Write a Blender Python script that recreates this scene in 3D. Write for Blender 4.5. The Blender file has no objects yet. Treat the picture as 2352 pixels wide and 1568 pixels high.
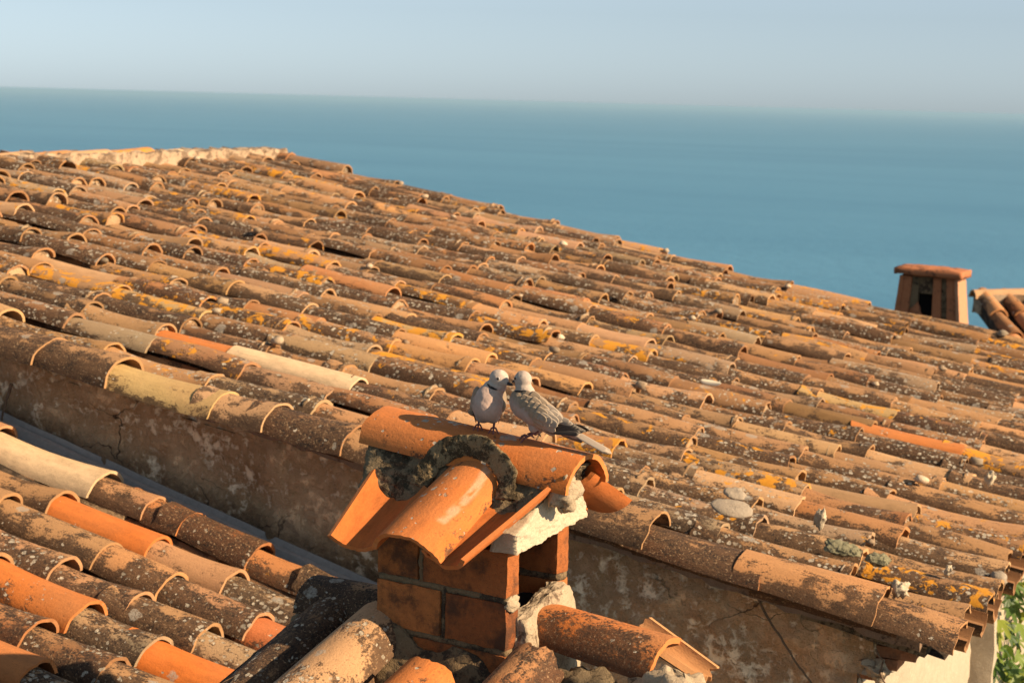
import bpy, math, random
import numpy as np
from mathutils import Vector, Matrix, noise as mn
PI = math.pi
rad = math.radians
S = bpy.context.scene
COL = S.collection
# ------------------------------------------------------------------ camera
cam_d = bpy.data.cameras.new('camera'); cam = bpy.data.objects.new('camera', cam_d); COL.objects.link(cam)
R3 = np.array([[0.910724, -0.08002452, -0.40518868], [0.41218977, 0.11410208, 0.90392494], [0.02610329, 0.99024078, -0.13690079]])
cam.matrix_world = Matrix([[R3[0][0], R3[0][1], -R3[0][2], 0], [R3[1][0], R3[1][1], -R3[1][2], 0], [R3[2][0], R3[2][1], -R3[2][2], 0], [0, 0, 0, 1]])
cam_d.sensor_width = 36; cam_d.lens = 4000 / 2352 * 36
cam_d.clip_start = 0.1; cam_d.clip_end = 2e6
cam_d.dof.use_dof = True; cam_d.dof.focus_distance = 3.32; cam_d.dof.aperture_fstop = 10.0
S.camera = cam
# ------------------------------------------------------------------ light
SUN_EL, SUN_AZ = rad(28), rad(-1)       # azimuth from +X towards +Y
sd = Vector((math.cos(SUN_EL) * math.cos(SUN_AZ), math.cos(SUN_EL) * math.sin(SUN_AZ), math.sin(SUN_EL)))
sun_d = bpy.data.lights.new('sun', 'SUN'); sun = bpy.data.objects.new('sun', sun_d); COL.objects.link(sun)
sun_d.energy = 5.0; sun_d.angle = rad(0.5); sun_d.color = (1.0, 0.77, 0.50)
sun.rotation_euler = sd.to_track_quat('Z', 'Y').to_euler()
W = bpy.data.worlds.new('World'); S.world = W; W.use_nodes = True
nt = W.node_tree; nt.nodes.clear()
sky = nt.nodes.new('ShaderNodeTexSky'); sky.sky_type = 'NISHITA'; sky.sun_disc = False
sky.sun_elevation = SUN_EL; sky.sun_rotation = PI / 2 - SUN_AZ
sky.altitude = 300; sky.air_density = 1.0; sky.dust_density = 0.4; sky.ozone_density = 4.0
hs = nt.nodes.new('ShaderNodeHueSaturation'); hs.inputs['Saturation'].default_value = 0.26
tn = nt.nodes.new('ShaderNodeMix'); tn.data_type = 'RGBA'; tn.blend_type = 'MULTIPLY'; tn.inputs[0].default_value = 1.0; tn.inputs[7].default_value = (0.68, 0.80, 0.90, 1)
bg = nt.nodes.new('ShaderNodeBackground'); bg.inputs['Strength'].default_value = 0.072
wo = nt.nodes.new('ShaderNodeOutputWorld')
nt.links.new(sky.outputs[0], hs.inputs['Color']); nt.links.new(hs.outputs[0], tn.inputs[6]); nt.links.new(tn.outputs[2], bg.inputs[0]); nt.links.new(bg.outputs[0], wo.inputs[0])
S.view_settings.view_transform = 'Standard'; S.view_settings.look = 'None'
S.view_settings.exposure = 1.0; S.view_settings.gamma = 1.0; S.view_settings.use_curve_mapping = False
S.render.engine = 'CYCLES'
S.cycles.volume_bounces = 0
S.cycles.max_bounces = 7; S.cycles.diffuse_bounces = 4

# ------------------------------------------------------------------ projection (only used to rank tiles by size in view)
def proj(p):
    c = R3.T @ np.array(p, float)
    return 1176 + 4000 * c[0] / c[2], 784 - 4000 * c[1] / c[2], c[2]

# ------------------------------------------------------------------ materials
class NB:
    def __init__(s, name):
        s.m = bpy.data.materials.new(name); s.m.use_nodes = True; s.t = s.m.node_tree; s.t.nodes.clear()
        s.out = s.t.nodes.new('ShaderNodeOutputMaterial')
    def n(s, ty, **kw):
        nd = s.t.nodes.new('ShaderNode' + ty)
        for k, v in kw.items():
            if k.startswith('_'): setattr(nd, k[1:], v); continue
            k2 = k.replace('__', ' ')
            inp = nd.inputs[int(k2[1:])] if (k2[0] == 'i' and k2[1:].isdigit()) else nd.inputs[k2]
            if isinstance(v, bpy.types.NodeSocket): s.t.links.new(v, inp)
            elif v is not None: inp.default_value = v
        return nd
    def attr(s, name, out='Color'):
        return s.n('Attribute', _attribute_name=name).outputs[out]
    def coord(s, out='Object'): return s.n('TexCoord').outputs[out]
    def math(s, op, a, b=None, c=None, clamp=False):
        nd = s.n('Math', _operation=op, i0=a, **({'i1': b} if b is not None else {}), **({'i2': c} if c is not None else {}))
        nd.use_clamp = clamp; return nd.outputs[0]
    def vmath(s, op, a, b=None):
        return s.n('VectorMath', _operation=op, i0=a, **({'i1': b} if b is not None else {})).outputs[0]
    def scale(s, v, k): return s.vmath('MULTIPLY', v, k if isinstance(k, tuple) else (k, k, k))
    def noise(s, v, sc, det=5, ro=0.6, dist=0.0, out='Fac'):
        return s.n('TexNoise', Vector=v, Scale=sc, Detail=det, Roughness=ro, Distortion=dist).outputs[out]
    def voro(s, v, sc, feat='F1', out='Distance', rnd=1.0):
        return s.n('TexVoronoi', _feature=feat, Vector=v, Scale=sc, Randomness=rnd).outputs[out]
    def ss(s, v, lo, hi, a=0.0, b=1.0):
        nd = s.n('MapRange', _interpolation_type='SMOOTHSTEP')
        for i, x in enumerate((v, lo, hi, a, b)):
            if isinstance(x, bpy.types.NodeSocket): s.t.links.new(x, nd.inputs[i])
            else: nd.inputs[i].default_value = x
        return nd.outputs[0]
    def mix(s, f, a, b, mode='MIX'):
        nd = s.n('Mix', _data_type='RGBA', _blend_type=mode)
        for i, x in ((0, f), (6, a), (7, b)):
            if isinstance(x, bpy.types.NodeSocket): s.t.links.new(x, nd.inputs[i])
            else:
                nd.inputs[i].default_value = x if i == 0 else ((*x, 1) if len(x) == 3 else x)
        return nd.outputs[2]
    def bump(s, h, st, d=0.01, nrm=None):
        kw = dict(Height=h, Strength=st, Distance=d)
        if nrm is not None: kw['Normal'] = nrm
        return s.n('Bump', **kw).outputs[0]
    def end(s, col, rough=0.9, nrm=None, spec=0.3, **kw):
        b = s.n('BsdfPrincipled', **{'Base__Color': col if isinstance(col, bpy.types.NodeSocket) else (*col, 1), 'Roughness': rough, 'Specular__IOR__Level': spec}, **kw)
        if nrm is not None: s.t.links.new(nrm, b.inputs['Normal'])
        s.t.links.new(b.outputs[0], s.out.inputs[0]); return s.m

def tile_material():
    B = NB('weathered_clay')
    tc = B.attr('tc', 'Vector'); tint = B.attr('tint'); wear = B.attr('wear')
    sep = B.n('SeparateColor', Color=wear)
    st, wh, orr = sep.outputs[0], sep.outputs[1], sep.outputs[2]
    pos = B.n('NewGeometry').outputs['Position']
    reg = B.math('SUBTRACT', B.noise(pos, 1.7, 4, 0.6), 0.5)          # weathering shared by neighbouring tiles
    st = B.math('MULTIPLY', st, B.math('ADD', 1.20, B.math('MULTIPLY', reg, 1.3)))
    orr = B.math('MULTIPLY', orr, B.math('ADD', 0.92, B.math('MULTIPLY', reg, -0.9)))
    rim = B.attr('rim', 'Fac'); side = B.attr('side', 'Fac')
    n1 = B.noise(tc, 9, 6, 0.62); n2 = B.noise(B.scale(tc, (0.55, 1, 1)), 34, 6, 0.7); n3 = B.noise(tc, 170, 4, 0.7)
    n0 = B.noise(tc, 3.5, 3, 0.5)
    strk = B.noise(B.scale(tc, (0.12, 1, 1)), 60, 4, 0.6)
    br = B.math('ADD', B.math('MULTIPLY', n2, 1.1), B.math('ADD', B.math('MULTIPLY', n3, 0.7), B.math('MULTIPLY', strk, 0.5)))   # ~1.15
    br = B.math('SUBTRACT', br, 0.15)
    brc = B.n('CombineColor', Red=br, Green=br, Blue=br).outputs[0]
    col = B.mix(1.0, tint, brc, 'MULTIPLY')
    # dusty pale crust where old
    dust = B.math('MULTIPLY', B.ss(B.math('SUBTRACT', n0, B.math('MULTIPLY', side, 0.12)), 0.34, 0.56), B.math('MULTIPLY', st, 0.60))
    col = B.mix(dust, col, (0.39, 0.215, 0.10))
    # brown and black stains, heavier by wear and on flanks; crest highlights thus painted in
    v = B.math('ADD', B.math('MULTIPLY', n1, 0.58), B.math('MULTIPLY', n2, 0.42))
    thr = B.math('SUBTRACT', 0.735, B.math('MULTIPLY', st, 0.235))
    thr = B.math('SUBTRACT', thr, B.math('MULTIPLY', B.math('MULTIPLY', side, st), 0.30))
    m1 = B.ss(B.math('ADD', B.math('SUBTRACT', v, thr), B.math('MULTIPLY', B.math('SUBTRACT', n3, 0.5), 0.30)), -0.035, 0.035)
    col = B.mix(B.math('MULTIPLY', m1, 0.86), col, B.mix(B.ss(n3, .3, .7), (0.018, 0.011, 0.008), (0.105, 0.055, 0.030)))
    col = B.mix(B.ss(B.noise(tc, 420, 2, 0.5), 0.66, 0.74, 0, 0.7), col, (0.10, 0.045, 0.02))
    m2 = B.math('MULTIPLY', B.ss(B.math('ADD', B.math('MULTIPLY', n3, 0.6), B.math('MULTIPLY', n2, 0.4)), 0.50, 0.57), B.math('MULTIPLY', st, B.math('ADD', 0.45, B.math('MULTIPLY', m1, 0.5))))
    col = B.mix(m2, col, (0.030, 0.019, 0.013))
    col = B.mix(B.math('MULTIPLY', B.ss(B.noise(B.vmath('ADD', tc, (7.3, 1.1, 4.7)), 130, 4, 0.7), 0.56, 0.66), B.math('MULTIPLY', st, B.math('MULTIPLY', m1, 0.75))), col, (0.33, 0.21, 0.115))
    # crustose lichens: pale grey discs gathered in colonies
    dv = B.n('VectorMath', _operation='ADD', i0=tc, i1=B.scale(B.noise(tc, 60, 3, 0.6, out='Color'), 0.018)).outputs[0]
    vn = B.n('TexVoronoi', _feature='F1', Vector=dv, Scale=62.0)
    cellr = B.n('SeparateColor', Color=vn.outputs['Color']).outputs[0]
    colony = B.ss(B.math('ADD', B.noise(tc, 9.0, 5, 0.65), B.math('MULTIPLY', wh, 0.32)), 0.57, 0.72)
    sizes = B.math('MULTIPLY', B.math('MULTIPLY', cellr, 0.50), colony)
    disc = B.ss(B.math('SUBTRACT', vn.outputs['Distance'], sizes), 0.05, -0.04)
    lcol = B.mix(B.n('SeparateColor', Color=vn.outputs['Color']).outputs[1], (0.24, 0.20, 0.15), (0.54, 0.46, 0.35))
    lcol = B.mix(B.ss(n3, 0.5, 0.65), lcol, (0.16, 0.14, 0.11))
    col = B.mix(B.math('MULTIPLY', disc, B.ss(n2, 0.35, 0.55, 0.45, 0.95)), col, lcol)
    vb = B.n('TexVoronoi', _feature='F1', Vector=dv, Scale=17.0)
    cb = B.n('SeparateColor', Color=vb.outputs['Color']).outputs[1]
    big = B.ss(B.math('SUBTRACT', vb.outputs['Distance'], B.math('MULTIPLY', B.math('GREATER_THAN', B.math('ADD', cb, B.math('MULTIPLY', wh, 0.20)), 0.99), B.math('MULTIPLY', n2, 0.62))), 0.03, -0.03)
    col = B.mix(B.math('MULTIPLY', big, B.ss(n3, 0.36, 0.56, 0.2, 0.8)), col, B.mix(n2, (0.13, 0.11, 0.09), (0.48, 0.42, 0.34)))
    # orange lichen
    on = B.math('ADD', B.noise(tc, 20, 6, 0.65, 0.6), B.math('MULTIPLY', orr, 0.38))
    om = B.ss(B.math('ADD', on, B.math('MULTIPLY', B.math('SUBTRACT', n2, 0.5), 0.25)), 0.78, 0.83)
    col = B.mix(B.math('MULTIPLY', om, 0.92), col, B.mix(n3, (0.52, 0.17, 0.008), (0.60, 0.30, 0.03)))
    rc = B.mix(0.5, tint, (0.48, 0.28, 0.13))
    rim = B.math('MULTIPLY', rim, B.ss(B.math('ADD', n2, B.math('MULTIPLY', n3, .4)), 0.52, 0.72, 1.0, 0.35))
    col = B.mix(B.math('MULTIPLY', rim, B.math('SUBTRACT', 1.0, B.math('MULTIPLY', m1, 0.35))), col, rc)
    h = B.math('ADD', B.math('MULTIPLY', n2, 0.6), B.math('ADD', B.math('MULTIPLY', n3, 0.35), B.math('MULTIPLY', disc, 0.22)))
    bstr = B.math('ADD', 0.35, B.math('MULTIPLY', st, 0.6))
    nrm = B.n('Bump', Height=h, Strength=bstr, Distance=0.006).outputs[0]
    return B.end(col, 0.92, nrm, 0.25)
M_TILE = tile_material()

def mortar_material(name, a, b, dark, amount, sc=1.0, bump=0.8):
    B = NB(name); co = B.coord()
    n1 = B.noise(co, 12 * sc, 6, 0.65); n2 = B.noise(co, 70 * sc, 5, 0.7); n3 = B.noise(co, 300 * sc, 3, 0.7)
    col = B.mix(n2, a, b)
    m = B.ss(B.math('ADD', B.math('MULTIPLY', n1, 0.6), B.math('MULTIPLY', n2, 0.4)), 0.62 - amount * 0.35, 0.70 - amount * 0.35)
    col = B.mix(B.math('MULTIPLY', m, 0.85), col, dark)
    col = B.mix(B.ss(n3, 0.58, 0.70, 0, 0.5), col, dark)
    col = B.mix(B.ss(n3, 0.42, 0.30, 0, 0.45), col, tuple(min(1, x * 1.5) for x in b))
    h = B.math('ADD', B.math('MULTIPLY', n2, 0.7), B.math('MULTIPLY', n3, 0.45))
    return B.end(col, 0.95, B.bump(h, bump, 0.006), 0.2)
M_MORTAR = mortar_material('sandy_mortar', (0.30, 0.22, 0.14), (0.44, 0.34, 0.23), (0.08, 0.05, 0.03), 0.25)
M_MDARK = mortar_material('blackened_mortar', (0.11, 0.075, 0.042), (0.26, 0.19, 0.11), (0.022, 0.015, 0.008), 0.36, 1.0, 1.0)
M_LIME = mortar_material('lime_render', (0.30, 0.24, 0.17), (0.46, 0.385, 0.285), (0.26, 0.19, 0.12), 0.08, 0.5, 0.9)
M_MWHITE = mortar_material('pale_mortar', (0.36, 0.285, 0.19), (0.52, 0.43, 0.31), (0.32, 0.22, 0.13), -0.05, 0.8, 0.6)
M_VERGE = mortar_material('verge_bedding', (0.16, 0.10, 0.065), (0.30, 0.20, 0.13), (0.05, 0.035, 0.025), 0.3)
M_SOOTSHADE = mortar_material('sooty_shade_mortar', (0.13, 0.085, 0.045), (0.24, 0.165, 0.09), (0.03, 0.02, 0.015), 0.4)
M_ARCH = mortar_material('crumbly_mortar', (0.15, 0.095, 0.045), (0.40, 0.29, 0.155), (0.025, 0.017, 0.009), 0.46, 2.2, 1.0)
M_DECK = mortar_material('dirty_bedding', (0.06, 0.042, 0.03), (0.12, 0.08, 0.05), (0.02, 0.014, 0.01), 0.5)
M_CRUST = mortar_material('ridge_crust', (0.30, 0.20, 0.12), (0.50, 0.38, 0.26), (0.13, 0.08, 0.05), 0.42, 0.7, 0.8)
M_STONE = mortar_material('grey_stone', (0.25, 0.195, 0.14), (0.38, 0.31, 0.235), (0.10, 0.08, 0.06), 0.1)
M_MOSS = mortar_material('grey_green_moss', (0.15, 0.135, 0.08), (0.32, 0.29, 0.18), (0.02, 0.02, 0.012), 0.3, 1.6, 1.0)

def brick_material():
    B = NB('orange_brick'); co = B.attr('tc', 'Vector'); tint = B.attr('tint')
    n1 = B.noise(co, 14, 6, 0.65); n2 = B.noise(co, 80, 5, 0.7); n3 = B.noise(co, 320, 2, 0.6)
    br = B.math('ADD', 0.55, B.math('MULTIPLY', n2, 0.9))
    col = B.mix(1.0, tint, B.n('CombineColor', Red=br, Green=br, Blue=br).outputs[0], 'MULTIPLY')
    col = B.mix(B.ss(n1, 0.46, 0.66, 0, 0.8), col, (0.045, 0.024, 0.014))
    col = B.mix(B.ss(n3, 0.62, 0.70, 0, 0.8), col, (0.05, 0.025, 0.015))
    return B.end(col, 0.9, B.bump(B.math('ADD', n2, B.math('MULTIPLY', n3, 0.6)), 0.6, 0.004), 0.25)
M_BRICK = brick_material()

def wall_material():
    B = NB('old_render'); co = B.coord()
    n0 = B.noise(co, 1.6, 4, 0.55); n1 = B.noise(co, 5, 7, 0.66); n2 = B.noise(co, 30, 6, 0.7); n3 = B.noise(co, 160, 4, 0.7)
    col = B.mix(B.ss(n1, 0.35, 0.65), (0.64, 0.36, 0.18), (0.88, 0.58, 0.33))
    col = B.mix(B.ss(n0, 0.52, 0.64, 0, 0.6), col, (0.42, 0.235, 0.09))
    v = B.math('ADD', B.math('MULTIPLY', n1, 0.55), B.math('MULTIPLY', n2, 0.45))
    col = B.mix(B.ss(v, 0.57, 0.65, 0, 0.50), col, (0.22, 0.12, 0.07))
    col = B.mix(B.ss(v, 0.48, 0.43, 0, 0.85), col, (0.90, 0.70, 0.47))
    col = B.mix(B.ss(B.math('ADD', B.math('MULTIPLY', n2, .6), B.math('MULTIPLY', n3, .4)), 0.54, 0.66, 0, .40), col, (0.24, 0.145, 0.09))
    wv = B.n('VectorMath', _operation='ADD', i0=co, i1=B.scale(B.noise(co, 4, 4, 0.6, out='Color'), 0.28)).outputs[0]
    ck = B.voro(B.scale(wv, (1, 1, 1.7)), 3.4, 'DISTANCE_TO_EDGE')
    keep = B.ss(B.noise(co, 2.7, 3, 0.5), 0.50, 0.58)
    cm = B.math('MULTIPLY', B.ss(B.math('ADD', ck, B.math('MULTIPLY', B.math('SUBTRACT', n2, .5), .03)), 0.014, 0.002), keep)
    col = B.mix(B.math('MULTIPLY', cm, 0.85), col, (0.05, 0.03, 0.02))
    # darker just below the verge and above the gutter, broken up by noise
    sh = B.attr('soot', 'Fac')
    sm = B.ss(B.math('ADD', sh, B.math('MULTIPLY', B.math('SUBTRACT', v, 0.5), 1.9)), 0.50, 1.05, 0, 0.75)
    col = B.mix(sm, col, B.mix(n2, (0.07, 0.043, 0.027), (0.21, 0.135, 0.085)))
    col = B.mix(B.ss(n3, 0.6, 0.7, 0, 0.4), col, (0.06, 0.04, 0.03))
    h = B.math('ADD', B.math('MULTIPLY', n2, 0.6), B.math('SUBTRACT', B.math('MULTIPLY', n3, 0.2), B.math('MULTIPLY', cm, 0.9)))
    nb = B.bump(B.ss(v, 0.40, 0.60), 0.9, 0.012)
    return B.end(col, 0.95, B.bump(h, 0.8, 0.008, nb), 0.2)
M_WALL = wall_material()

def plain(name, c, rough=0.8, var=0.25, sc=40, spec=0.3, bump=0.2, d=0.002, **kw):
    B = NB(name); co = B.coord(); n = B.noise(co, sc, 5, 0.65)
    col = B.mix(n, tuple(x * (1 - var) for x in c), tuple(min(1, x * (1 + var)) for x in c))
    return B.end(col, rough, B.bump(n, bump, d), spec, **kw)
M_ZINC = plain('grey_zinc', (0.34, 0.31, 0.28), 0.6, 0.35, 60, 0.5)
M_GRAVEL = plain('roof_grit', (0.075, 0.062, 0.052), 0.95, 0.6, 260, 0.2, 0.9, 0.006)
M_TWIG = plain('dry_twig', (0.14, 0.09, 0.055), 0.9, 0.3, 90)
M_DRYLEAF = plain('pale_dry_leaf', (0.72, 0.62, 0.45), 0.8, 0.1, 60)
M_DARKHOLE = plain('soot', (0.012, 0.010, 0.009), 0.95, 0.3)  # near-black colour for the insides of both chimneys
M_CLAYRED = mortar_material('red_clay', (0.30, 0.10, 0.045), (0.46, 0.19, 0.085), (0.09, 0.045, 0.03), 0.3, 0.6, 0.6)
M_RENDERLIT = mortar_material('warm_render_lit', (0.36, 0.17, 0.09), (0.48, 0.26, 0.15), (0.30, 0.18, 0.11), 0.0, 0.4, 0.5)
M_BEAK = plain('beak_horn', (0.035, 0.03, 0.03), 0.45, 0.2)
M_EYE = plain('dark_eye', (0.015, 0.006, 0.004), 0.1, 0.1, spec=0.6)
M_EYERING = plain('pale_eye_ring', (0.40, 0.37, 0.34), 0.7, 0.1)
M_FOOT = plain('foot_skin', (0.16, 0.055, 0.05), 0.6, 0.35, 250)
M_COLLAR = plain('black_collar', (0.012, 0.012, 0.013), 0.8, 0.2, 300)

def feather_material():
    B = NB('dove_plumage'); tc = B.attr('tc', 'Vector'); tint = B.attr('tint')
    n1 = B.noise(tc, 35, 4, 0.6); n2 = B.noise(tc, 260, 4, 0.65)
    vd = B.voro(B.n('VectorMath', _operation='ADD', i0=tc, i1=B.scale(n2, 0.004)).outputs[0], 130, 'F1')
    br = B.math('ADD', 0.62, B.math('ADD', B.math('MULTIPLY', n1, 0.35), B.math('ADD', B.math('MULTIPLY', n2, 0.30), B.math('MULTIPLY', vd, 0.14))))
    col = B.mix(1.0, tint, B.n('CombineColor', Red=br, Green=br, Blue=br).outputs[0], 'MULTIPLY')
    edge = B.attr('rim', 'Fac')
    col = B.mix(B.math('MULTIPLY', B.ss(edge, 0.40, 0.90), 0.24), col, (0.60, 0.50, 0.39))
    h = B.math('ADD', B.math('MULTIPLY', n2, 0.4), B.math('MULTIPLY', vd, 0.5))
    return B.end(col, 0.85, B.bump(h, 0.35, 0.0015), 0.2)
M_DOVE = feather_material()

def leaf_material():
    B = NB('fig_leaf'); co = B.coord(); tint = B.attr('tint')
    n = B.noise(co, 30, 4, 0.6)
    br = B.math('ADD', 0.6, B.math('MULTIPLY', n, 0.8))
    col = B.mix(1.0, tint, B.n('CombineColor', Red=br, Green=br, Blue=br).outputs[0], 'MULTIPLY')
    b = B.n('BsdfPrincipled', **{'Base__Color': col, 'Roughness': 0.5})
    tr = B.n('BsdfTranslucent', Color=B.mix(1.0, col, (1.6, 1.5, 0.5), 'MULTIPLY'))
    ms = B.n('MixShader', i0=0.35, i1=b.outputs[0], i2=tr.outputs[0])
    B.t.links.new(ms.outputs[0], B.out.inputs[0]); return B.m
M_LEAF = leaf_material()

def sea_material():
    B = NB('sea_water'); co = B.n('NewGeometry').outputs['Position']
    n1 = B.noise(B.scale(co, (0.00022, 0.00075, 1)), 1.0, 4, 0.55, 0.5)
    n2 = B.noise(B.scale(co, (0.004, 0.012, 1)), 1.0, 4, 0.6)
    v = B.math('ADD', B.math('MULTIPLY', n1, 0.75), B.math('MULTIPLY', n2, 0.25))
    col = B.mix(B.ss(v, 0.35, 0.65), (0.052, 0.175, 0.290), (0.068, 0.205, 0.325))
    nrm = B.bump(B.noise(B.scale(co, (0.02, 0.03, 0.1)), 1.0, 5, 0.7), 0.6, 8.0)
    return B.end(col, 0.55, nrm, 0.25)
M_SEA = sea_material()
M_EARTH = mortar_material('dry_scrub', (0.10, 0.09, 0.045), (0.20, 0.16, 0.09), (0.03, 0.04, 0.015), 0.5, 0.02, 0.4)

# ------------------------------------------------------------------ mesh and object helpers
WM = {}
def tagit(o, label=None, cat=None, group=None, kind=None):
    if label: o['label'] = label
    if cat: o['category'] = cat
    if group: o['group'] = group
    if kind: o['kind'] = kind
    return o
def link(o, M=None, parent=None):
    COL.objects.link(o); M = M or Matrix.Identity(4); WM[o.name] = M
    o.matrix_basis = M
    if parent is not None:
        o.parent = parent; o.matrix_parent_inverse = WM[parent.name].inverted()
    return o
def thing(name, loc, label=None, cat=None, group=None, parent=None, kind=None):
    o = bpy.data.objects.new(name, None); o.empty_display_size = 0.1
    link(o, Matrix.Translation(loc), parent); return tagit(o, label, cat, group, kind)

class G:
    """geometry accumulator: vertices, faces and the per-vertex attributes the materials read"""
    def __init__(s): s.v = []; s.f = []; s.rim = []; s.tc = []; s.side = []; s.tint = []; s.wear = []; s.n = 0
    def add(s, v, f, rim=None, tc=None, side=None, tint=(1, 1, 1), wear=(0, 0, 0)):
        v = np.asarray(v, float); k = len(v)
        s.v.append(v); s.f.extend([tuple(i + s.n for i in q) for q in f])
        s.rim.append(np.zeros(k) if rim is None else np.asarray(rim, float))
        s.side.append(np.zeros(k) if side is None else np.asarray(side, float))
        s.tc.append(v.copy() if tc is None else np.asarray(tc, float))
        t = np.asarray(tint, float); s.tint.append(np.tile(t, (k, 1)) if t.ndim == 1 else t)
        w = np.asarray(wear, float); s.wear.append(np.tile(w, (k, 1)) if w.ndim == 1 else w)
        s.n += k; return s
    def merge(s, o, M=None):
        v = np.concatenate(o.v)
        if M is not None:
            A = np.array(M); v = v @ A[:3, :3].T + A[:3, 3]
        s.add(v, o.f, np.concatenate(o.rim), np.concatenate(o.tc), np.concatenate(o.side), np.concatenate(o.tint), np.concatenate(o.wear))
    def mesh(s, name, mat, smooth=True, sharp=0.7):
        me = bpy.data.meshes.new(name); V = np.concatenate(s.v)
        me.from_pydata(V.tolist(), [], s.f)
        def put(nm, ty, arr, fld):
            a = me.attributes.new(nm, ty, 'POINT'); a.data.foreach_set(fld, np.ascontiguousarray(arr, dtype=np.float32).ravel())
        put('rim', 'FLOAT', np.concatenate(s.rim), 'value'); put('side', 'FLOAT', np.concatenate(s.side), 'value')
        put('tc', 'FLOAT_VECTOR', np.concatenate(s.tc), 'vector')
        one = np.ones((len(V), 1))
        put('tint', 'FLOAT_COLOR', np.hstack([np.concatenate(s.tint), one]), 'color')
        put('wear', 'FLOAT_COLOR', np.hstack([np.concatenate(s.wear), one]), 'color')
        me.materials.append(mat)
        if smooth: me.polygons.foreach_set('use_smooth', [True] * len(me.polygons)); me.set_sharp_from_angle(angle=sharp) if hasattr(me, 'set_sharp_from_angle') else None
        me.update(); return me
    def obj(s, name, mat, parent=None, M=None, smooth=True, sharp=0.9):
        return link(bpy.data.objects.new(name, s.mesh(name, mat, smooth, sharp)), M, parent)

def nz(p, sc, seed=0.0, oct=3):
    return mn.fractal(Vector((p[0] * sc + seed, p[1] * sc - seed, p[2] * sc + 2 * seed)), 0.8, 2.0, oct)
def displace(v, amp, sc, seed=0.0, oct=3):
    out = np.array(v, float)
    for i, p in enumerate(out):
        out[i] += amp * np.array([nz(p, sc, seed, oct), nz(p, sc, seed + 17.3, oct), nz(p, sc, seed + 41.7, oct)])
    return out
def box_grid(lo, hi, step):
    """closed box skinned with a regular grid, ready for displacement"""
    lo = np.array(lo, float); hi = np.array(hi, float); n = [max(1, int(round((hi[i] - lo[i]) / step))) for i in range(3)]
    idx = {}; V = []; F = []
    def vid(i, j, k):
        t = (i, j, k)
        if t not in idx:
            idx[t] = len(V); V.append([lo[a] + (hi[a] - lo[a]) * t[a] / n[a] for a in range(3)])
        return idx[t]
    for i in range(n[0]):
        for j in range(n[1]):
            F.append((vid(i, j, 0), vid(i, j + 1, 0), vid(i + 1, j + 1, 0), vid(i + 1, j, 0)))
            F.append((vid(i, j, n[2]), vid(i + 1, j, n[2]), vid(i + 1, j + 1, n[2]), vid(i, j + 1, n[2])))
    for i in range(n[0]):
        for k in range(n[2]):
            F.append((vid(i, 0, k), vid(i + 1, 0, k), vid(i + 1, 0, k + 1), vid(i, 0, k + 1)))
            F.append((vid(i, n[1], k), vid(i, n[1], k + 1), vid(i + 1, n[1], k + 1), vid(i + 1, n[1], k)))
    for j in range(n[1]):
        for k in range(n[2]):
            F.append((vid(0, j, k), vid(0, j, k + 1), vid(0, j + 1, k + 1), vid(0, j + 1, k)))
            F.append((vid(n[0], j, k), vid(n[0], j + 1, k), vid(n[0], j + 1, k + 1), vid(n[0], j, k + 1)))
    return np.array(V), F
def lump(r, seed, amp=0.25, nu=20, nv=12):
    V = [[0, 0, -1.0]]; F = []
    for i in range(1, nv):
        a = -PI / 2 + PI * i / nv
        for j in range(nu):
            b = 2 * PI * j / nu; V.append([math.cos(a) * math.cos(b), math.cos(a) * math.sin(b), math.sin(a)])
    V.append([0, 0, 1.0])
    for j in range(nu):
        F.append((0, 1 + (j + 1) % nu, 1 + j)); F.append((len(V) - 1, len(V) - 1 - nu + j, len(V) - 1 - nu + (j + 1) % nu))
    for i in range(nv - 2):
        for j in range(nu):
            a = 1 + i * nu + j; b = 1 + i * nu + (j + 1) % nu; F.append((a, b, b + nu, a + nu))
    V = np.array(V)
    for i, p in enumerate(V): V[i] = p * (1 + amp * nz(p, 1.6, seed, 4))
    return V * np.array(r), F
def tube(pts, rs, ns=8, cap=True):
    pts = [np.array(p, float) for p in pts]; V = []; F = []
    up = np.array([0.13, 0.21, 0.97])
    for i, p in enumerate(pts):
        d = pts[min(i + 1, len(pts) - 1)] - pts[max(i - 1, 0)]; d /= np.linalg.norm(d)
        a = np.cross(d, up); a /= np.linalg.norm(a); b = np.cross(d, a)
        for j in range(ns):
            t = 2 * PI * j / ns; V.append(p + rs[i] * (a * math.cos(t) + b * math.sin(t)))
    for i in range(len(pts) - 1):
        for j in range(ns):
            F.append((i * ns + j, i * ns + (j + 1) % ns, (i + 1) * ns + (j + 1) % ns, (i + 1) * ns + j))
    if cap: F.append(tuple(range(ns))); F.append(tuple(reversed(range((len(pts) - 1) * ns, len(pts) * ns))))
    return np.array(V), F

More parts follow.
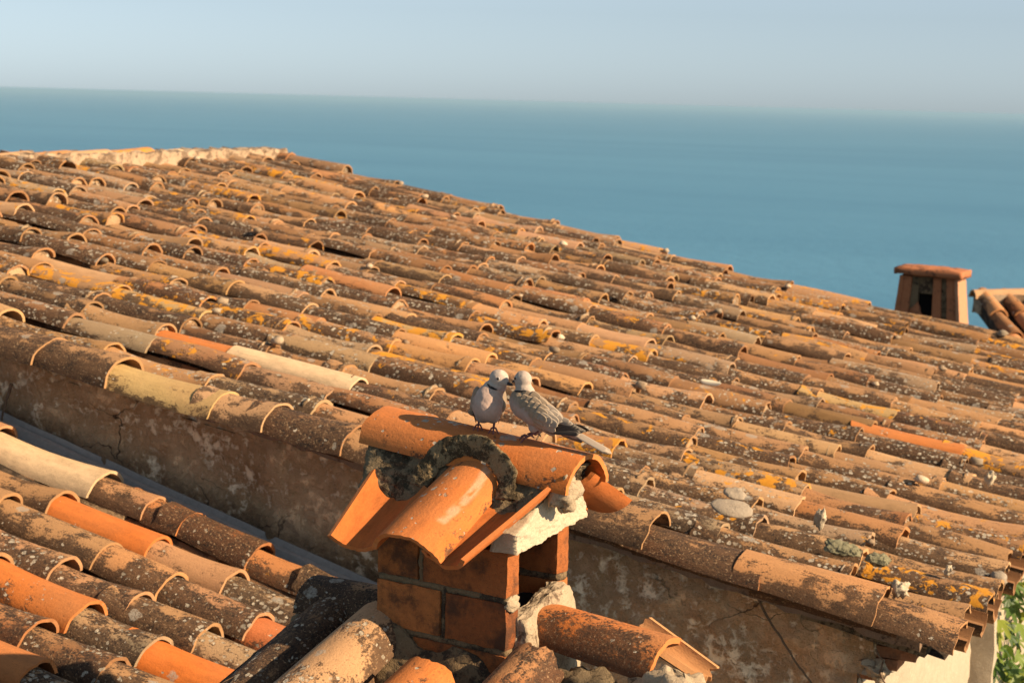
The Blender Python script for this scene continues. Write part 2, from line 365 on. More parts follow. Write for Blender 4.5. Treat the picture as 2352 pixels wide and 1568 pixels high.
# ------------------------------------------------------------------ clay tile
PAL = {
 'tan': (0.35, 0.185, 0.080), 'sand': (0.45, 0.262, 0.135), 'brown': (0.22, 0.098, 0.040), 'rust': (0.33, 0.115, 0.036),
 'orange': (0.50, 0.150, 0.032), 'fresh': (0.52, 0.140, 0.025), 'cream': (0.60, 0.42, 0.25), 'grey': (0.27, 0.200, 0.120), 'pink': (0.43, 0.215, 0.105),
 'olive': (0.42, 0.28, 0.115), 'peach': (0.46, 0.215, 0.085), 'dark': (0.12, 0.065, 0.035), 'red': (0.45, 0.135, 0.045)}
def tile(L, r0, r1, th=0.012, arc=84, hs=0.95, nu=12, nv=5, seed=0, tint=(0.4, 0.2, 0.1), wear=(0.5, 0.3, 0.1), sag=0.0, flat=0.0, rag=0.003, pan=False, streak=None):
    """half-barrel clay tile; runs along +x from -L (head, radius r0) to 0 (tail, radius r1); edges at z=0; pan=True turns it hollow side up"""
    rng = random.Random(seed); g = G(); off = rng.uniform(0, 400); a0 = rad(arc)
    e = [rng.uniform(-1, 1) for _ in range(8)]
    def P(t, s, dr):
        a = a0 * s; r = r0 + (r1 - r0) * t - dr
        x = -L + L * t
        if t < 1e-6 or t > 1 - 1e-6: x += rag * (mn.noise(Vector((s * 2.5, off + t * 9, 1))) * 2.2 + mn.noise(Vector((s * 9, off + t * 9, 4))))
        r *= 1 + 0.025 * mn.noise(Vector((t * 2.2, s * 1.5, off + 5)))
        y = r * math.sin(a) * (1 + 0.05 * e[0]); z = r * math.cos(a) * hs * (1 + 0.06 * e[1]) - (r0 + (r1 - r0) * t) * math.cos(a0) * hs
        z += sag * (4 * (t - 0.5) ** 2 - 1) * L * 0.05
        z += flat * abs(s) * 0.01
        if pan: z = -z
        return (x, y, z)
    S_ = [-1 + 2 * j / nu for j in range(nu + 1)]; T_ = [i / nv for i in range(nv + 1)]
    def grid(dr):
        V = [P(t, s, dr) for t in T_ for s in S_]
        tc = [(t * L + off, a0 * s * (r0 + r1) / 2, (0 if dr == 0 else 3) + off * 0.5) for t in T_ for s in S_]
        sd_ = [abs(s) ** 2 for t in T_ for s in S_]
        return V, tc, sd_
    flip = pan
    def quads(inv):
        F = []
        for i in range(nv):
            for j in range(nu):
                a = i * (nu + 1) + j; q = (a, a + nu + 1, a + nu + 2, a + 1)
                F.append(q if inv else tuple(reversed(q)))
        return F
    Vo, tco, so = grid(0); Vi, tci, si = grid(th)
    if streak:
        tt_ = []
        for t in T_:
            for s in S_:
                m_ = max(0, 1 - abs(s - streak[0] - .10 * math.sin(t * 5) - .25 * t) / streak[1]) * (t < streak[2]) * (.75 + 1.3 * mn.noise(Vector((t * 14, s * 13, 3))))
                m_ = min(.28, max(0, m_ * .8)); tt_.append(np.array(tint) * (1 - m_) + np.array((.80, .66, .50)) * m_)
        g.add(Vo, quads(flip), None, tco, so, np.array(tt_), wear)
    else: g.add(Vo, quads(flip), None, tco, so, tint, wear)
    g.add(Vi, quads(not flip), None, tci, si, tuple(x * 0.85 for x in tint), (wear[0] * 0.5, 0, 0))
    # edges, with vertices of their own so that they stay crisp
    for t in (0.0, 1.0):
        V = []; tc = []
        for s in S_:
            V += [P(t, s, 0), P(t, s, th)]; tc += [(t * L + off, a0 * s * r1, off * .5), (t * L + off, a0 * s * r1, off * .5 + th)]
        F = []
        for j in range(nu):
            q = (2 * j, 2 * j + 1, 2 * j + 3, 2 * j + 2)
            F.append(q if (t == 1.0) != flip else tuple(reversed(q)))
        g.add(V, F, [0.62 if t == 1.0 else 0.4] * len(V), tc, None, tint, (wear[0] * 0.35, wear[1] * 0.3, wear[2]))
    for k, s in enumerate((-1.0, 1.0)):
        V = []; tc = []
        for t in T_:
            V += [P(t, s, 0), P(t, s, th)]; tc += [(t * L + off, s * 0.1, off * .5), (t * L + off, s * 0.1, off * .5 + th)]
        F = []
        for i in range(nv):
            q = (2 * i, 2 * i + 1, 2 * i + 3, 2 * i + 2)
            F.append(q if (k == 0) != flip else tuple(reversed(q)))
        g.add(V, F, [0.6] * len(V), tc, None, tint, (wear[0] * 0.4, 0, 0))
    return g
def basis(ex, ey, ez, loc):
    return Matrix([[ex[0], ey[0], ez[0], loc[0]], [ex[1], ey[1], ez[1], loc[1]], [ex[2], ey[2], ez[2], loc[2]], [0, 0, 0, 1]])
def euler(rx, ry, rz): return Matrix.Rotation(rz, 4, 'Z') @ Matrix.Rotation(ry, 4, 'Y') @ Matrix.Rotation(rx, 4, 'X')
def pick_style(rng, old=0.9):
    r = rng.random()
    if r < 0.27: n, w = 'tan', (rng.uniform(.45, .95), rng.uniform(.2, .8), 0)
    elif r < 0.42: n, w = 'sand', (rng.uniform(.4, .9), rng.uniform(.2, .7), 0)
    elif r < 0.80: n, w = 'brown', (rng.uniform(.6, 1.2), rng.uniform(.3, 1.1), 0)
    elif r < 0.88: n, w = 'grey', (rng.uniform(.5, .9), rng.uniform(.5, 1.0), 0)
    elif r < 0.95: n, w = 'rust', (rng.uniform(.5, .9), rng.uniform(.2, .7), 0)
    elif r < 0.985: n, w = 'peach', (rng.uniform(.4, .7), rng.uniform(.1, .5), 0)
    else: n, w = 'sand', (rng.uniform(.2, .4), 0.2, 0)
    w = (w[0] * old, w[1], max(0, min(.75, rng.gauss(0.42, 0.2))) if rng.random() < 0.45 else 0.10)
    c = (np.array(PAL[n]) * .68 + np.array((.31, .155, .066)) * .32) * rng.choice((rng.uniform(.55, .85), rng.uniform(.85, 1.2), rng.uniform(1.0, 1.35))) * np.array([1, rng.uniform(.95, 1.06), rng.uniform(.92, 1.1)])
    return tuple(c), w

# ------------------------------------------------------------------ setting: sea, hillside
def sheet(name, pts, mat, kind='structure', parent=None):
    g = G(); g.add(pts, [tuple(range(len(pts)))]); o = g.obj(name, mat, parent, smooth=False); o['kind'] = kind; return o
R_SEA = 300000.0
g = G(); V = [(0, 0, -300)]; F = []
rings = [600, 2000, 6000, 20000, 60000, 150000, R_SEA]; ns = 48
for r in rings:
    for j in range(ns): V.append((r * math.cos(2 * PI * j / ns), r * math.sin(2 * PI * j / ns), -300.0))
for j in range(ns): F.append((0, 1 + j, 1 + (j + 1) % ns))
for i in range(len(rings) - 1):
    for j in range(ns):
        a = 1 + i * ns + j; b = 1 + i * ns + (j + 1) % ns; F.append((a, a + ns, b + ns, b))
g.add(V, F); sea = g.obj('sea', M_SEA, smooth=False); sea['kind'] = 'structure'; sea['label'] = 'calm blue green sea reaching to the hazy horizon'

# hillside under the houses, dropping away to the sea
g = G(); V = []; F = []; nr, na = 26, 40
for i in range(nr):
    t = i / (nr - 1); r = 4 + 30 * t + 560 * t ** 3
    for j in range(na):
        a = 2 * PI * j / na; x, y = r * math.cos(a), 6 + r * math.sin(a)
        z = -7.5 - 0.42 * max(0, r - 26) - 60 * t ** 3 + (nz((x, y, 0), 0.06, 3.0) * (0.6 + 6 * t))
        V.append((x, y, min(z, -6.5)))
for i in range(nr - 1):
    for j in range(na):
        a = i * na + j; b = i * na + (j + 1) % na; F.append((a, a + na, b + na, b))
V.append((0, 6, -7.5)); c = len(V) - 1
for j in range(na): F.append((c, j, (j + 1) % na))
g.add(V, F); hill = g.obj('hillside', M_EARTH); hill['kind'] = 'structure'

# ------------------------------------------------------------------ MAIN HOUSE
A1 = rad(10.2); P0 = np.array((-1.3874, 4.6119, -1.2349))
EX = np.array((math.cos(A1), 0, -math.sin(A1))); EY = np.array((0, 1.0, 0)); EZ = np.array((math.sin(A1), 0, math.cos(A1)))
def zroof(x): return P0[2] - (x - P0[0]) * math.tan(A1)
def wave(x, y):        # the old roof sags and humps a little
    return 0.016 * math.sin(x * 1.5 + 0.7) * math.cos(y * 0.9 + x * 0.4) + 0.010 * math.sin(y * 2.1 + x)
PITCH = 0.178; NROW = 30; Y0 = 4.42; XE = -0.70; XR = -6.05
house = thing('stone_house', (-3.0, 7.0, -7.0), 'long low house under the big lichened tile roof sloping down to the right', 'house')
roof = thing('roof', (-3.0, 7.0, -1.1), parent=house)

# roof deck (bedding under the tiles)
g = G(); V, F = [], []; nx, ny = 60, 40
for i in range(nx + 1):
    for j in range(ny + 1):
        x = XR - 0.0 + (XE - 0.05 - XR) * i / nx; y = 4.50 + (9.60 - 4.50) * j / ny
        V.append((x, y, zroof(x) - 0.035 + wave(x, y)))
for i in range(nx):
    for j in range(ny):
        a = i * (ny + 1) + j; F.append((a, a + ny + 1, a + ny + 2, a + 1))
g.add(V, F); V2 = [(x, y, z - 0.05) for x, y, z in V]; g.add(V2, [tuple(reversed(f)) for f in F])
g.obj('bedding', M_DECK, roof)

KEY = {}   # (row, x of the tail) -> style, for the tiles the photo shows as unlike their neighbours
def key(row, x, tint, wear, **kw): KEY[(row, x)] = (tint, wear, kw)
verge = [-0.70, -0.905, -1.21, -1.53, -1.90, -2.20, -2.47, -2.74, -2.93, -3.30, -3.58, -3.87, -4.2, -4.55, -4.9, -5.25, -5.6, -5.95]
vst = [('peach', (.75, .15, 0)), ('peach', (.55, .05, 0)), ('rust', (1.0, .1, 0)), ('tan', (.65, .1, 0)), ('brown', (.9, .3, 0)), ('tan', (.8, .2, 0)),
       ('brown', (1.05, .2, 0)), ('sand', (.65, .1, 0)), ('olive', (.45, .05, 0)), ('tan', (.9, .1, 0)), ('tan', (.9, .1, 0)), ('brown', (.9, .2, 0))]
key(3, -2.72, 'cream', (.12, .1, 0)); key(3, -3.13, 'orange', (.25, .25, 0)); key(2, -3.50, 'grey', (.4, .5, 0))
key(5, -3.75, 'olive', (.6, .3, .85)); key(9, -2.95, 'olive', (.5, .3, .9)); key(13, -2.45, 'tan', (.6, .3, .8)); key(9, -5.1, 'sand', (.15, .1, .6))
key(17, -5.7, 'tan', (.6, .3, .85)); key(1, -0.72, 'tan', (.6, .2, .45)); key(12, -1.10, 'orange', (.35, .2, 0)); key(2, -1.62, 'grey', (.8, .7, 0))
key(16, -4.6, 'tan', (.6, .4, .7)); key(19, -5.2, 'tan', (.6, .4, .75)); key(14, -1.3, 'olive', (.5, .2, .7)); key(22, -2.2, 'tan', (.6, .3, .65))
key(12, -4.3, 'sand', (.6, .3, .65)); key(7, -4.0, 'tan', (.6, .4, .65)); key(20, -1.9, 'tan', (.5, .3, .65)); key(1, -1.45, 'grey', (.75, .9, 0))
key(3, -1.9, 'brown', (1.1, .8, 0)); key(4, -2.1, 'rust', (1.0, .7, .3)); key(1, -1.18, 'tan', (.7, .6, 0))
rng = random.Random(7)
covers = []          # (matrix, kwargs, size in view)
for row in range(NROW):
    yc = Y0 + PITCH * row + (0.0 if row else -0.012)
    if row == 0: xs = verge
    else:
        x = XE + rng.uniform(-.02, .03); xs = [x]
        step0 = rng.uniform(.33, .38)
        while x > XR + 0.1:
            x -= max(.20, rng.gauss(step0, .035)); xs.append(x)
    phase = rng.uniform(0, 6)
    for k, x in enumerate(xs):
        if x < XR + 0.05: break
        nxt = xs[k + 1] if k + 1 < len(xs) else XR
        expo = x - nxt; L = (expo + 0.075) / math.cos(A1)
        if x - L < XR - 0.05: L = x - XR + 0.03
        if L < 0.12: continue
        y = yc + (0.010 * math.sin(x * 1.7 + phase) + rng.uniform(-.007, .007) if row else 0.0)
        st = None
        if row == 0:
            nm, w = vst[k] if k < len(vst) else ('tan', (.6, .3, .1)); tint = tuple(np.array(PAL[nm]) * rng.uniform(.95, 1.08)); r0, r1 = .082, .100
            if nm == 'tan' and k == 3: r1 = .112
        else:
            tint, w = pick_style(rng); r0 = rng.uniform(.058, .066); r1 = rng.uniform(.067, .079)
            for (kr, kx), stl in KEY.items():
                if kr == row and abs(kx - x) < 0.18:
                    st = stl; break
            if st: tint = PAL[st[0]]; w = st[1]; KEY.pop((kr, kx))
        z = zroof(x) + wave(x, y) + 0.012 + rng.uniform(-.004, .006)
        if row == 0: z -= 0.004
        M = basis(EX, EY, EZ, (x, y, z)) @ euler(rng.gauss(0, rad(2.5)), rad(-1.6) + rng.gauss(0, rad(.7)), rng.gauss(0, rad(1.3)))
        if row == 0: M = basis(EX, EY, EZ, (x, y, z)) @ euler(rad(6) + rng.gauss(0, rad(1.5)), rad(-1.2), rng.gauss(0, rad(.6)))
        kw = dict(L=L, r0=r0, r1=r1, th=rng.uniform(.009, .0125), arc=rng.uniform(76, 88), hs=rng.uniform(.62, .86), seed=rng.randrange(1 << 30), tint=tint, wear=w, sag=rng.uniform(-.5, 1))
        px, py, pz = proj((x - L / 2, y, z + .06))
        if -60 < px < 2420 and 200 < py < 1640: size = 1 / pz
        else: size = 0
        covers.append((M, kw, size, x, row))
        if row and rng.random() < 0.10:            # a broken half tile or mortar crumb shows at a joint
            pass
order = sorted(range(len(covers)), key=lambda i: -covers[i][2])
N_SINGLE = 268
singles = set(order[:N_SINGLE]); rest = G()
for i, (M, kw, size, x, row) in enumerate(covers):
    near = size > 1 / 6.5
    kw.update(nu=14 if near else 10, nv=6 if near else 4)
    g = tile(**kw)
    if i in singles: g.obj('roof_tile', M_TILE, roof, M)
    else: rest.merge(g, M)
# pans between the covers: their mouths at the eave are single, the rest is one mass
pan_count = 0
for row in range(NROW - 1):
    yc = Y0 + PITCH * (row + .5)
    x = XE + 0.020 + rng.uniform(-.012, .015); first = True
    while x > XR:
        L = .42; tint, w = pick_style(rng)
        if first: tint = PAL['brown']; w = (.5, .1, 0)
        xx = min(x, 0)
        z = zroof(x) + wave(x, yc) + .004
        M = basis(EX, EY, EZ, (x, yc + rng.uniform(-.004, .004), z)) @ euler(0, rad(-1.0), rng.gauss(0, rad(.6)))
        g = tile(L, .086, .066, .012, 76, 1.0, 10, 3, rng.randrange(1 << 30), tint, w, pan=True)
        if first and row < 26: g.obj('roof_tile', M_TILE, roof, M)
        else: rest.merge(g, M)
        x -= .33; first = False
o = rest.obj('roof_tile', M_TILE, roof); o['kind'] = 'stuff'
# mortar crumbs packed into the joints: countless small lumps
g = G(); crng = random.Random(21)
for (M, kw, size, x, row) in covers:          # mortar plugs packed into the mouths of many tiles
    if size <= 0 or row == 0 or x > -.80 or crng.random() > .58: continue
    r = kw['r1'] * .90; V, F = lump((.016, r, r * kw['hs']), crng.uniform(0, 99), .22, 10, 8)
    V[:, 2] = np.maximum(V[:, 2], -.004); p = M @ Vector((-.020 + crng.uniform(-.02, .008), 0, -.004)); c = np.array((.27, .19, .11)) * crng.uniform(.35, 1.5)
    A_ = np.array(M)[:3, :3]; g.add(V @ A_.T + np.array(p), F, tc=V + crng.uniform(0, 90), tint=c, wear=(.7, .6, 0))
for (M, kw, size, x, row) in covers:
    if size <= 0 or row == 0: continue
    if crng.random() < 0.09:
        s = crng.uniform(.010, .022); V, F = lump((s * 1.3, s * 1.1, s * .8), crng.uniform(0, 99), .5, 8, 6)
        p = M @ Vector((crng.uniform(0, .03), crng.uniform(-.05, .05), crng.uniform(.02, .06)))
        V = V + np.array(p); c = np.array((.34, .27, .19)) * crng.uniform(.5, 1.9)
        g.add(V, F, tint=c, wear=(.4, .2, 0))
o = g.obj('mortar_crumbs', M_TILE, roof, sharp=3); o['kind'] = 'stuff'

# ridge capping along the top with its pale mortar band
rrng = random.Random(5); y = 9.66; k = 0
rcol = ['cream', 'pink', 'cream', 'cream', 'peach', 'sand', 'peach', 'sand', 'cream', 'sand', 'orange', 'sand', 'sand', 'tan', 'sand', 'tan', 'sand']
while y > 4.6:
    L = .30 + rrng.uniform(.0, .08); c = np.array(PAL[rcol[k % len(rcol)]]) * rrng.uniform(.95, 1.2)
    z = zroof(XR) + 0.070 + wave(XR, 8.5) + rrng.uniform(-.004, .004) - .040 - max(0, y - 8.2) * .022
    M = basis((0, 1, 0), (-1, 0, 0), (0, 0, 1), (XR + .0, y, z)) @ euler(rrng.gauss(0, rad(2)), rad(-1.4) + rrng.gauss(0, rad(.5)), rrng.gauss(0, rad(1.5)))
    tile(L + .06, .070, .080, .014, 86, .78, 12, 4, rrng.randrange(1 << 30), tuple(c), (.3, .3, .2 if k != 4 else .8)).obj('ridge_tile', M_TILE, roof, M)
    y -= L; k += 1
V, F = box_grid((XR - .11, 4.5, zroof(XR) - .10), (XR + .105, 9.64, zroof(XR) + .050), .025)
V = displace(V, .020, 16, 3.0); V = displace(V, .006, 70, 3.0); g = G(); g.add(V, F); g.obj('ridge_mortar', M_CRUST, roof)
# mirrored back slope (unseen side of the ridge)
g = G(); V, F = box_grid((XR - 3.0, 4.5, -3.2), (XR - .05, 9.6, zroof(XR) - .04), .6)
V[:, 2] = np.where(V[:, 2] > -1.5, V[:, 2] - (XR - .05 - V[:, 0]) * .18, V[:, 2]); g.add(V, F); g.obj('back_slope', M_DECK, roof)
# mortar verge under the end row
g = G(); V, F = box_grid((-6.0, 4.40, -.035), (XE - .10, 4.56, -.004), .035)
V[:, 2] += np.array([zroof(x) - .005 for x in V[:, 0]]); V[:, 2] -= (V[:, 1] < 4.46) * .0
V = displace(V, .011, 16, 8.0); g.add(V, F); g.obj('verge_mortar', M_VERGE, roof)
# thin pan edges showing under the verge tiles
for x in np.arange(-.86, -5.8, -.34):
    z = zroof(x) - .016
    M = basis(EX, EY, EZ, (x, 4.44, z)) @ euler(rad(-14), rad(-1), rrng.gauss(0, rad(.8)))
    tile(.40, .075, .066, .012, 60, .7, 8, 3, rrng.randrange(1 << 30), tuple(np.array(PAL['brown']) * rrng.uniform(.8, 1.2)), (.8, .1, 0), pan=True).obj('verge_tile', M_TILE, roof, M)

# gable wall facing the camera, its end wall in the sun, and the stepped brick cornice
def wall_sheet(u0, u1, ztop, zbot, fixed, axis, step, amp, seed, darkf):
    nu_ = int(abs(u1 - u0) / step); nv_ = int(abs(ztop(0) - zbot) / step) if callable(ztop) else 40
    V, F, so = [], [], []
    for i in range(nu_ + 1):
        u = u0 + (u1 - u0) * i / nu_
        for j in range(nv_ + 1):
            t = j / nv_; z = ztop(u) + (zbot - ztop(u)) * t
            p = (u, fixed, z) if axis == 'x' else (fixed, u, z)
            d = amp * (nz(p, 3.2, seed, 4) + .5 * nz(p, 11, seed + 5, 3))
            V.append((u, fixed + d, z) if axis == 'x' else (fixed + d, u, z)); so.append(darkf(u, z))
    for i in range(nu_):
        for j in range(nv_):
            a = i * (nv_ + 1) + j; q = (a, a + 1, a + nv_ + 2, a + nv_ + 1); F.append(q if axis == 'x' else tuple(reversed(q)))
    return V, F, so
XW = -0.975; YW = 4.50
K_ = .955
def gutter_z(x): return -1.083 - (x + 3.818) * math.tan(rad(15.2))
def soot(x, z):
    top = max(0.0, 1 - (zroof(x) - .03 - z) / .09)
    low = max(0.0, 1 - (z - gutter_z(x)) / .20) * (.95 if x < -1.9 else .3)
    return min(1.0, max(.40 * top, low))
def topz(x): return zroof(x) - .03
wall = thing('wall', (-3.5, YW, -7.0), parent=house)
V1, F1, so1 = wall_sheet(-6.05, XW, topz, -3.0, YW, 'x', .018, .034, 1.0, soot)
def with_dark_tone(name, V, F, so, mat, parent):
    g = G(); g.add(V, F); o = g.obj(name, mat, parent)
    a = o.data.attributes.new('soot', 'FLOAT', 'POINT'); a.data.foreach_set('value', np.array(so, dtype=np.float32)); return o
# keep the dense part only where it shows; plain block behind carries the rest
with_dark_tone('gable_render', V1, F1, so1, M_WALL, wall)
g = G(); V, F = box_grid((-6.04, YW + .05, -7.2), (XW - .06, 9.55, -1.42), 1.0); g.add(V, F); g.obj('wall_core', M_MORTAR, wall, smooth=False)
V2, F2, so2 = wall_sheet(4.502, 9.55, lambda u: -1.44, -2.9, XW, 'y', .035, .022, 9.0, lambda u, z: 0.0)
g = G(); g.add(V2, F2); g.obj('end_render', M_LIME, wall)
V, F = box_grid((XW - .05, 6.42, -3.0), (XW + .082, 6.47, -1.42), .05); V = displace(V, .014, 7, 2.0)
g = G(); g.add(V, F); g.obj('buttress', M_LIME, wall)
# cornice: three courses of flat bricks, each reaching farther out
cr = random.Random(3)
for c, (zb, xo) in enumerate(((-1.504, -.907), (-1.470, -.864), (-1.436, -.823))):
    y = 4.495 - .004 * c
    while y < 9.4:
        l = .20 + cr.uniform(-.01, .01); V, F = box_grid((XW - .08, y, zb), (xo + cr.uniform(-.006, .006), y + l - .008, zb + .031), .04)
        V = displace(V, .003, 20, cr.uniform(0, 50)); g = G(); g.add(V, F, tint=np.array((.40, .16, .07)) * cr.uniform(.6, 1.1), tc=V + cr.uniform(0, 50))
        g.obj('cornice_brick', M_BRICK, wall); y += l
V, F = box_grid((XW - .15, 4.44, -1.405), (-.79, 9.4, -1.375), .05); V[:, 2] += np.where(V[:, 0] < -.79, (-.79 - V[:, 0]) * .17, 0)
V = displace(V, .006, 12, 4.0); g = G(); g.add(V, F); g.obj('eave_mortar', M_MDARK, wall)
V, F = box_grid((XW - .14, 4.462, -1.478), (XW + .045, 4.50, -1.37), .018)
V[:, 1] += np.clip((XW - .06 - V[:, 0]) / .08, 0, 1) * .045
V = displace(V, .009, 16, 6.0)
V1_ = V; g = G(); g.add(V, F); o = g.obj('corner_plaster', M_WALL, wall); o.data.attributes.new('soot', 'FLOAT', 'POINT').data.foreach_set('value', np.full(len(V), .45, dtype=np.float32))
V, F = lump((.035, .022, .024), 3.3, .7, 24, 16); V = displace(V, .006, 60, 1); V += np.array((-.925, 4.47, -1.465)); g = G(); g.add(V, F); g.obj('dry_moss', M_MORTAR, wall)

# ------------------------------------------------------------------ LOWER ROOF on the left, with its gutter
A2 = rad(15.2); FX = np.array((math.cos(A2), 0, -math.sin(A2))); FZ = np.array((math.sin(A2), 0, math.cos(A2)))
low = thing('lower_house', (-3.1, 3.45, -7.0), 'lower roof of orange and mossy tiles beside the stained wall, bottom left', 'house')
lroof = thing('roof', (-3.1, 3.45, -1.35), parent=low)
g = G(); V, F = box_grid((-5.0, 2.3, -.06), (-1.75, 4.33, -.022), .25); V[:, 2] += np.array([gutter_z(x) for x in V[:, 0]]); g.add(V, F); g.obj('bedding', M_DECK, lroof)
g = G(); V, F = box_grid((-4.9, 2.4, -7.2), (-1.9, 4.45, -1.9), 1.0); g.add(V, F); g.obj('wall', M_WALL, low, smooth=False)
LC = [  # y, [(tail x, colour, wear)...] from the lowest tile upwards
 (4.478, [(-2.15, 'dark', (.9, .3, 0)), (-2.35, 'tan', (.8, .3, 0)), (-2.593, 'orange', (.62, .15, .35)), (-2.845, 'rust', (.98, .1, .1)), (-3.10, 'orange', (.85, .0, 0)), (-3.24, 'pink', (.5, .1, 0)), (-3.43, 'cream', (.05, .0, 0)), (-3.85, 'pink', (.3, .1, 0)), (-4.2, 'tan', (.5, .2, 0))]),
 (4.225, [(-2.25, 'grey', (.8, .9, 0)), (-2.49, 'grey', (.75, .95, 0)), (-2.771, 'pink', (.22, .05, 0)), (-3.043, 'fresh', (.10, .12, 0)), (-3.398, 'tan', (.45, .1, 0)), (-3.75, 'tan', (.5, .1, 0)), (-4.1, 'tan', (.5, .2, 0))]),
 (4.045, [(-2.15, 'tan', (.6, .3, 0)), (-2.40, 'red', (.35, .35, 0)), (-2.576, 'pink', (.70, .4, 0)), (-2.867, 'peach', (.6, .2, .2)), (-3.095, 'tan', (.45, .2, 0)), (-3.46, 'tan', (.4, .1, 0)), (-3.8, 'sand', (.5, .2, 0))]),
 (3.860, [(-2.1, 'tan', (.7, .3, 0)), (-2.36, 'grey', (.7, .8, 0)), (-2.617, 'tan', (.7, .35, 0)), (-2.849, 'pink', (.85, .5, 0)), (-3.102, 'pink', (.6, .5, 0)), (-3.45, 'tan', (.5, .2, 0)), (-3.8, 'sand', (.5, .2, 0))]),
 (3.680, [(-2.1, 'tan', (.7, .3, 0)), (-2.385, 'fresh', (.12, .08, 0)), (-2.66, 'grey', (.85, .6, 0)), (-2.885, 'orange', (.30, .15, 0)), (-3.2, 'tan', (.5, .2, 0)), (-3.55, 'tan', (.5, .2, 0))]),
 (3.500, [(-2.1, 'tan', (.7, .3, 0)), (-2.42, 'tan', (.6, .3, 0)), (-2.66, 'brown', (.7, .4, 0)), (-2.90, 'rust', (.65, .3, 0)), (-3.2, 'tan', (.5, .2, 0))]),
 (3.320, [(-2.2, 'tan', (.7, .3, 0)), (-2.5, 'grey', (.7, .8, 0)), (-2.76, 'orange', (.3, .1, 0)), (-3.1, 'tan', (.5, .2, 0))]),
 (3.140, [(-2.3, 'tan', (.7, .3, 0)), (-2.62, 'red', (.4, .2, 0)), (-2.9, 'tan', (.5, .2, 0))]),
 (2.960, [(-2.4, 'tan', (.7, .3, 0)), (-2.74, 'tan', (.4, .2, 0))])]
lr = random.Random(11)
LC = [(yc * K_, [(x * K_, nm, w) for x, nm, w in lst]) for yc, lst in LC]
for yc, lst in LC:
    for k, (x, nm, w) in enumerate(lst):
        nxt = lst[k + 1][0] if k + 1 < len(lst) else x - .36
        L = (x - nxt + .09) / math.cos(A2); wide = .098 if nm in ('cream',) else lr.uniform(.084, .092)
        z = gutter_z(x) + .008 + lr.uniform(-.003, .006)
        M = basis(FX, EY, FZ, (x, yc + lr.uniform(-.004, .004), z)) @ euler(lr.gauss(0, rad(2.0)), rad(-2.2) + lr.gauss(0, rad(.8)), lr.gauss(0, rad(1.5)))
        tile(L, .070, wide * .93, .011, 84, lr.uniform(.78, .92), 18, 8, lr.randrange(1 << 30), tuple(np.array(PAL[nm]) * lr.uniform(.90, 1.02)), (w[0] + (.22 if nm in ('tan', 'peach', 'sand', 'pink') else .08), w[1], w[2]), sag=lr.uniform(0, 1)).obj('roof_tile', M_TILE, lroof, M)
ys = [c[0] for c in LC]
for a, b in zip(ys[:-1], ys[1:]):
    x = -1.98 - lr.uniform(0, .2)
    while x > -4.3:
        tint, w = pick_style(lr); z = gutter_z(x) - .005
        M = basis(FX, EY, FZ, (x, (a + b) / 2, z)) @ euler(0, rad(-1.4), 0)
        tile(.42, .08, .066, .012, 70, .9, 8, 3, lr.randrange(1 << 30), tint, (.8, .4, 0), pan=True).obj('channel_tile', M_TILE, lroof, M); x -= .33
# gutter: a zinc strip turned up against the wall with grit lying beside it
prof = [(4.335, -.035), (4.340, .004), (4.345, -.03), (4.385, -.042), (4.425, -.040), (4.432, .004), (4.446, .008), (4.455, -.034), (4.470, -.030), (4.480, .014), (4.484, .014), (4.480, -.045)]
g = G(); V, F = [], []; xs = np.linspace(-4.4, -1.8, 80)
for i, x in enumerate(xs):
    for (y, z) in prof: V.append((x, y + .002 * nz((x, y, 0), 4, 2), gutter_z(x) + z + .002 * nz((x, y, 1), 6, 3)))
n_ = len(prof)
for i in range(len(xs) - 1):
    for j in range(n_ - 1): a = i * n_ + j; F.append((a, a + 1, a + n_ + 1, a + n_))
g.add(V, F); g.obj('gutter', M_ZINC, low, sharp=.5)
g = G(); gr = random.Random(9)
for i in range(900):
    x = gr.uniform(-4.2, -2.0); y = gr.uniform(4.35, 4.425); s = gr.uniform(.003, .006); V, F = lump((s, s, s * .7), gr.uniform(0, 99), .3, 5, 4)
    g.add(V + np.array((x, y, gutter_z(x) - .038)), F)
o = g.obj('roof_grit', M_GRAVEL, low); o['kind'] = 'stuff'

# ------------------------------------------------------------------ CHIMNEY frame of reference
KC = .82; PSI = rad(8); CC = np.array((-1.68223, 3.65635, 0.0))
AX = np.array((math.cos(PSI), -math.sin(PSI), 0)); AY = np.array((math.sin(PSI), math.cos(PSI), 0))
def LM(lx, ly, z, rx=0, ry=0, rz=0):
    p = CC + AX * lx + AY * ly; return Matrix.Scale(KC, 4) @ basis(AX, AY, (0, 0, 1), (p[0], p[1], z)) @ euler(rx, ry, rz)
def LW(V):
    V = np.asarray(V, float); return KC * (CC + V[:, :1] * AX + V[:, 1:2] * AY + np.array([0, 0, 1.0]) * V[:, 2:3])
SLOPE_Y = Matrix.Rotation(-PI / 2, 4, 'Z')       # turns a tile's +x to face local -y

